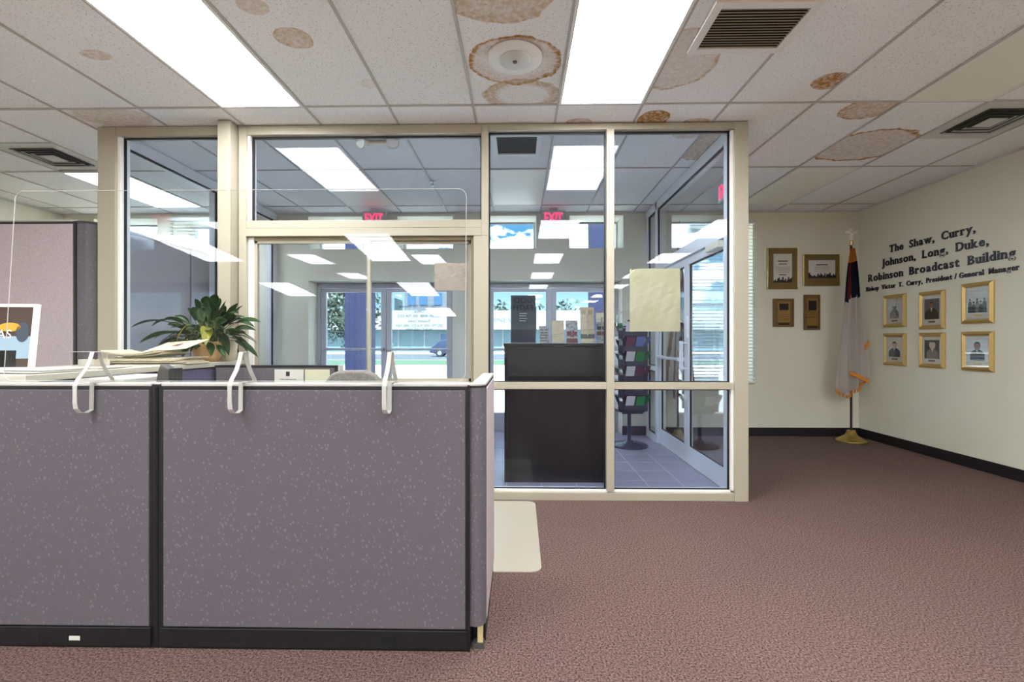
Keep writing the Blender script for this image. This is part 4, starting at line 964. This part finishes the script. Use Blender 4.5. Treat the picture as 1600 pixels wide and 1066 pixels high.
# longer named sprays (x, z offsets measured on the photograph)
spr = [(-.50, .17, .09, 'leafA'), (-.40, .06, .05, 'leafA'), (-.42, .18, .10, 'leafA'), (.38, .06, .06, 'leafA'), (.37, .17, .07, 'leafA'), (.29, .235, .06, 'leafA'), (.30, -.02, .12, 'leafA'), (.17, -.03, .12, 'leafA'), (.26, .27, .05, 'leafA'), (-.30, .02, .10, 'leafA')]
for (dx, dz, lf_, m) in spr: leaf(t, (px_+rnd.uniform(-.03, .03), py_+rnd.uniform(-.03, .03), CZ+.13), (px_+dx, py_-.04+rnd.uniform(-.08, .05), CZ+.07+dz), rnd.uniform(-.5, .5), .036, m, lf_+.10)
for k in range(125):
    a = rnd.uniform(0, 2*PI); r = rnd.uniform(.06, .40); z = rnd.uniform(.12, .50)-.62*max(0, r-.10)
    leaf(t, (px_+.04*math.cos(a), py_+.04*math.sin(a), CZ+.13), (px_+r*math.cos(a), max(3.08, min(py_+r*math.sin(a)*.8, 3.42)), CZ+max(z, .025)), rnd.uniform(-.8, .8), rnd.uniform(.022, .038), 'leafA', rnd.uniform(.04, .15))
leaf(t, (px_-.03, py_-.03, CZ+.13), (px_-.10, py_-.17, CZ+.13), .3, .042, 'leafY', .24)
leaf(t, (px_+.03, py_-.03, CZ+.13), (px_+.10, py_-.17, CZ+.11), -.3, .042, 'leafY', .24)
t = thing('cream_pot', (-2.175, 3.36, CZ), 'small cream ceramic pot right of the plant, against the beige post', 'pot')
MB().lathe([(.048, CZ), (.054, CZ+.05), (.060, CZ+.15), (.063, CZ+.155), (.063, CZ+.17), (.052, CZ+.17), (.046, CZ+.05)], (-2.175, 3.36, 0), 24).build('pot_body', 'creampot', t, smooth=True)
MB().lathe([(.05, CZ+.135), (.02, CZ+.14)], (-2.175, 3.36, 0), 16).build('soil', 'soil', t)

# tall cubicle at left
t = thing('cubicle_partition', (-4.8, 3.58, 0), 'tall mauve cubicle panel at the far left edge', 'cubicle panel')
TZ = 2.20
part('frame', 'black', t, -6.0, -3.518, 3.55, 3.61, 0, TZ); part('fabric_insert', 'fabric_tall', t, -5.98, -3.535, 3.54, 3.552, .1, TZ-.02, bev=.004)
part('top_cap', 'cap', t, -6.0, -3.518, 3.545, 3.615, TZ, TZ+.014, bev=.003); part('edge_strip', 'black', t, -3.535, -3.518, 3.538, 3.55, 0, TZ)
t = thing('cubicle_corner', (-3.53, 3.6, 0), 'tall rounded speckled corner post beside the beige glazing post', 'cubicle post')
MB().prism([(-3.516, 3.552), (-3.46, 3.565), (-3.40, 3.60), (-3.40, 3.68), (-3.516, 3.62)], 'z', .02, TZ-.01).build('curved_insert', 'fabric', t)
MB().prism([(-3.516, 3.547), (-3.455, 3.56), (-3.395, 3.597), (-3.395, 3.68), (-3.516, 3.62)], 'z', TZ-.01, TZ+.006).build('top_cap', 'black', t)
t = thing('cubicle_side_partition', (-3.48, 4.5, 0), 'tall cubicle side panel seen through the left glass pane', 'cubicle panel')
part('frame', 'black', t, -3.46, -3.40, 3.69, 5.6, 0, TZ); 
for a, b_ in ((3.70, 4.62), (4.64, 5.59)): part('fabric_insert', 'fabric_tall', t, -3.402, -3.39, a, b_, .1, TZ-.02, bev=.003)
part('top_cap', 'cap', t, -3.465, -3.39, 3.69, 5.6, TZ, TZ+.012)

# chair mat on the carpet
mt = MB().prism(rrect(-.60, .12, 2.45, 3.53, .06), 'z', .001, .006)
tag(mt.build('chair_mat', 'mat'), 'cream vinyl chair mat on the carpet beside the cubicle', 'mat')

# ------------------------------------------------------------------ vestibule furniture
t = thing('reception_podium', (.32, 4.2, 0), 'tall dark brown-black podium cabinet right behind the glass', 'podium')
part('body', 'podium', t, -.135, .80, 4.0, 4.42, .0, 1.205, bev=.004); part('top_board', 'podium', t, -.14, .81, 3.985, 4.44, 1.205, 1.229, bev=.003)
part('top_edge', 'podium_top', t, -.14, .81, 3.983, 4.44, 1.229, 1.233); part('plinth', 'black', t, -.12, .79, 4.015, 4.40, 0, .004)
PZ = 1.233
def standee(x, y, w_, h_, m, label, prints=(), cat='leaflet display', lean_=8, dep=.03, name='leaflet_display'):
    t = thing(name, (x, y, PZ), label, cat, local=True)
    R_ = Matrix.Rotation(math.radians(-lean_), 4, 'X')
    link('display_card', MB().box(-w_/2, w_/2, 0, .006, 0, h_).xf(R_).mesh('display_card', m), t)
    link('acrylic_holder', MB().box(-w_/2-.004, w_/2+.004, -.022, -.018, 0, h_*.35).box(-w_/2-.004, -w_/2-.001, -.022, .01, 0, h_*.35).box(w_/2+.001, w_/2+.004, -.022, .01, 0, h_*.35).mesh('acrylic_holder', 'acrylic'), t)
    link('easel_leg', MB().prism([(.006, 0), (.10, 0), (.012, h_*.8)], 'x', -.004, .004).mesh('easel_leg', m), t)
    for (a, b_, c, d, mm) in prints: link('print_block', MB().box(a*w_, b_*w_, -.0015, 0, c*h_, d*h_).xf(R_).mesh('print_block', mm), t)
    return t
def pxX(px, Y): return (px-812)/710*Y*1.0
Yp = 4.13
bt = standee(pxX(817.5, Yp), Yp, .225, .435, 'brdark', 'tall dark blue-black tract display with reversed lettering, leftmost on the podium', [(-.47, .47, .02, .28, 'navy')], lean_=3)
for body, z, wd in (('GOD', .385, .165), ('FAITH', .315, .175)):
    me = text_mesh(body, .07, .0006, 'slot', 'lettering'); xs_ = [v.co.x for v in me.vertices]; mn, mx_ = min(xs_), max(xs_)
    for v in me.vertices: x = -(v.co.x-(mn+mx_)/2)*wd/(mx_-mn); v.co = (x, -.0025-v.co.z, z+v.co.y-.02)
    link('lettering', me, bt)
for k in range(4): link('text_line', MB().box(-.035, .035-.01*(k % 2), -.003, -.001, .265-.022*k, .269-.022*k).mesh('text_line', 'cap'), bt)
link('side_flap', MB().box(.113, .120, -.0, .02, .10, .33).mesh('side_flap', 'brdark'), bt)
standee(pxX(850, Yp), Yp, .088, .155, 'brgrey', 'smallest grey leaflet stack next to dark display', [(-.4, .4, .1+.16*k, .16+.16*k, 'dark_grey') for k in range(5)])
standee(pxX(872, Yp), Yp, .108, .205, 'brtan', 'plain tan leaflet display, left of the maroon one', [(-.4, .4, .38, .40, 'louvre'), (-.2, .2, .28, .30, 'louvre')])
standee(pxX(893.5, Yp), Yp, .108, .205, 'brgrey', 'leaflet display with maroon figures on the podium', [(-.42, -.1, .3, .52, 'brmaroon'), (-.1, .2, .26, .56, 'brmaroon'), (.2, .44, .32, .5, 'brmaroon'), (-.45, .45, .0, .2, 'brmaroon')])
standee(pxX(918, Yp), Yp, .125, .33, 'brtan', 'tall tan card display at right of the maroon leaflets', [(-.4, -.1, .8, .92, 'louvre'), (.05, .4, .8, .92, 'louvre'), (-.3, .42, .36, .38, 'louvre'), (-.5, .5, .12, .24, 'dark_grey')])
standee(pxX(940, Yp), Yp, .095, .29, 'brgrey', 'striped dark leaflet display at podium right end', [(-.5, .5, .66, .95, 'paper'), (-.45, .45, .42, .52, 'brdark'), (-.45, .45, .24, .36, 'brmaroon')])

# brochure spinner rack
rx, ry = 1.30, 5.42
t = thing('brochure_rack', (rx, ry, 0), 'slate rotating brochure rack on a round base by the glass doors', 'brochure rack')
MB().lathe([(.215, 0), (.22, .012), (.20, .03), (.05, .045), (.045, .07), (.02, .075)], (rx, ry, 0), 36).build('base', 'rack', t, smooth=True)
MB().tube([(rx, ry, .06), (rx, ry, 1.50)], .022, 12).build('pole', 'rack', t)
part('core', 'rack', t, rx-.10, rx+.10, ry-.10, ry+.10, .42, 1.40)
tiers = 6; cols = ['brwhite', 'brgreen', 'brmag', 'brblue', 'brwhite', 'brmag']
pk = MB().prism([(0, 0), (-.075, .055), (-.078, .12), (-.072, .12), (-.068, .06), (0, .008)], 'x', -.125, .125).box(-.125, -.121, -.075, 0, .03, .12).box(.121, .125, -.075, 0, .03, .12).mesh('pocket', 'rack')
lfm = {}
for k in range(tiers):
    for s in range(4):
        a = s*PI/2+.12; R_ = Matrix.Rotation(a, 4, 'Z')
        o = link('pocket', pk, t, loc=(0, 0, 0)); z = .40+k*.17
        p = R_ @ Vector((0, -.10, 0)); o.location = Vector((rx+p.x, ry+p.y, z))-Vector(t.location); o.rotation_euler = (0, 0, a)
        c = cols[(k+s) % 6]
        for q, dx in ((0, -.058), (1, .058)):
            c2 = cols[(k*2+s+q) % 6]
            if c2 not in lfm: lfm[c2] = MB().box(-.05, .05, -.004, .004, 0, .19).xf(Matrix.Rotation(math.radians(24), 4, 'X')).mesh('brochure', c2)
            l = link('brochure', lfm[c2], o, loc=(dx, -.045, .045))
MB().lathe([(.15, 1.42), (.152, 1.50), (.14, 1.56), (.09, 1.60), (.02, 1.61)], (rx, ry, 0), 28).build('acrylic_dome', 'acrylic', t, smooth=True)
MB().lathe([(.153, 1.415), (.155, 1.425)], (rx, ry, 0), 28).build('top_disc', 'rack', t)

# ------------------------------------------------------------------ outdoors
tag(B(-70, 70, YB+TW+.0, 24, -.3, -.02).build('ground_sidewalk', 'paving'), kind='structure')
tag(B(-70, 70, 24, 30, -.3, -.03).build('ground_verge', 'grass'), kind='structure')
tag(B(-70, 70, 30, 30.3, -.3, .0).build('ground_curb', 'extwhite'), kind='structure')
tag(B(-70, 70, 30.3, 47, -.3, -.12).build('ground_road', 'road'), kind='structure')
tag(B(-70, 70, 47, 140, -.3, -.02).build('ground_far_walk', 'paving'), kind='structure')
for i, (a, b_) in enumerate(((-3.29, -2.85), (1.34, 1.78))):
    t = thing('square_column', ((a+b_)/2, 8.7, 0), ['blue square column outside left doors', 'blue square column outside right doors'][i], 'column')
    part('shaft', 'bluecol', t, a, b_, 8.5, 8.93, .12, 4.2); part('plinth', 'bluecol', t, a-.03, b_+.03, 8.47, 8.96, -.02, .12)
# building across the street
t = thing('street_building', (0, 52, 0), 'long low white building with pale aqua front across the street', 'building')
part('lower_wall', 'extpale', t, -48, 40, 52, 60, -.02, 2.55)
part('fascia', 'extwhite', t, -48, 40, 51.0, 60.2, 2.55, 4.7)
part('upper_storey', 'extgrey', t, -14, -8.5, 55, 60, 4.7, 8.5); part('upper_storey', 'extpale', t, -20, -15.5, 56, 60, 4.7, 6.6)
for k in range(30): part('wall_joint', 'extwhite', t, -47+k*3, -46.86+k*3, 51.96, 52.0, 0, 2.55)
for x in (-13.6, -12.2, -10.4): part('window', 'extwin', t, x, x+1.0, 54.95, 55.0, 5.6, 7.6)
for x in (-9.2, -33, -24, 3, 12):
    f = part('window', 'extwhite', t, x, x+1.5, 51.93, 52.0, .2, 2.2); 
    B(x+.1, x+1.4, 51.9, 51.94, .3, 2.1).build('pane', 'extwin', f).location = (0, 0, 0)
text_on('MARINE SUPPLY', .6, 'extgrey', t, 'sign_lettering', -1.5, 50.99, 3.6, width=5.2, extrude=.01)
t = thing('utility_post', (-7.2, 25.5, 0), 'thin green post beyond the left doors', 'post')
MB().tube([(-7.2, 25.5, -.02), (-7.2, 25.5, 1.05)], .06, 10).build('shaft', 'green', t); MB().lathe([(.08, 1.0), (.09, 1.04), (.05, 1.12)], (-7.2, 25.5, 0), 12).build('cap', 'green', t)

# parked car
t = thing('parked_car', (-5.6, 40, -.12), 'blue-grey hatchback car parked across the street', 'car', local=True)
prof_ = [(-2.1, .35), (-2.15, .62), (-2.0, .85), (-1.78, .98), (-1.45, 1.36), (-1.0, 1.47), (.1, 1.48), (.75, 1.30), (1.25, .98), (1.95, .85), (2.12, .62), (2.1, .32), (1.6, .25), (-1.7, .25)]
b = MB().prism(prof_, 'y', -.85, .85); 
for v in b.bm.verts:
    if v.co.z > 1.0: v.co.y *= .80
link('body', b.mesh('body', 'carpaint'), t, bev=.06)
for s in (-1, 1):
    gl_ = MB().prism([(-1.58, 1.02), (-1.36, 1.34), (-.98, 1.42), (-.35, 1.43), (-.35, 1.02)], 'y', -.012, .012).prism([(-.28, 1.02), (-.28, 1.43), (.08, 1.43), (.68, 1.27), (1.06, 1.02)], 'y', -.012, .012)
    link('side_window', gl_.mesh('side_window', 'carglass'), t, loc=(0, s*.765, 0))
    for x in (-1.32, 1.32):
        wh = link('wheel', MB().lathe([(.26, -.11), (.33, -.09), (.33, .09), (.26, .11)], (0, 0, 0), 24, 'y').mesh('wheel', 'tyre'), t, loc=(x, s*.76, .33))
        link('hub_cap', MB().lathe([(.19, -.118), (.17, .118)], (0, 0, 0), 14, 'y').mesh('hub_cap', 'steel'), wh)
    link('headlight', MB().box(1.98, 2.1, s*.6-.14, s*.6+.14, .62, .76).mesh('headlight', 'lampglass'), t, bev=.02)
link('bumper', MB().box(-2.2, -2.05, -.8, .8, .32, .52).mesh('bumper', 'carpaint'), t, bev=.03)

def tree(x, y, zc, rx_, rz_, n_, label, trunk=True, ls=.16, ztop=None):
    t = thing('street_tree', (x, y, 0), label, 'tree')
    r_ = random.Random(int(x*10)+int(y)); b = MB()
    for k in range(n_):
        a, ph, rr = r_.uniform(0, 2*PI), r_.uniform(-1, 1), r_.uniform(.15, 1)**.5
        q = math.sqrt(1-ph*ph); lump = 1+.28*math.sin(a*3+ph*4)
        c = Vector((x+rx_*rr*q*math.cos(a)*lump, y+rx_*rr*q*math.sin(a)*lump, zc+rz_*rr*ph*lump))
        u = Vector((r_.uniform(-1, 1), r_.uniform(-1, 1), r_.uniform(-1, 1))).normalized()*ls; v = u.cross(Vector((r_.uniform(-1, 1), r_.uniform(-1, 1), r_.uniform(-1, 1)))).normalized()*ls*.5
        b.quad(c-u, c+v, c+u, c-v)
    f = b.build('foliage', 'treeleaf', t); f['kind'] = 'stuff'
    MB().tube([(x, y, -.1), (x+.1, y, zc*.5), (x-.05, y, zc)], [.12, .09, .05]).tube([(x, y, zc*.55), (x+rx_*.4, y, zc+rz_*.2)], [.06, .02]).tube([(x, y, zc*.6), (x-rx_*.4, y, zc+rz_*.1)], [.06, .02]).build('trunk', 'bark', t)
tree(-6.0, 15.8, 2.35, 1.15, 1.25, 2600, 'leafy dark green tree behind the left blue column', ls=.085)
tree(-3.2, 68, 3.6, 3.6, 3.4, 900, 'pale bushy tree rising over the low building, left of tract display', ls=.4)
tree(6.2, 68, 3.6, 4.8, 3.2, 1100, 'pale bushy tree rising over the low building behind the leaflets', ls=.4)
tree(-25, 68, 3.4, 4.2, 3.4, 900, 'distant tree over the low building at far left', ls=.4)
for o in bpy.data.objects:
    if '_abs' in o: del o['_abs']
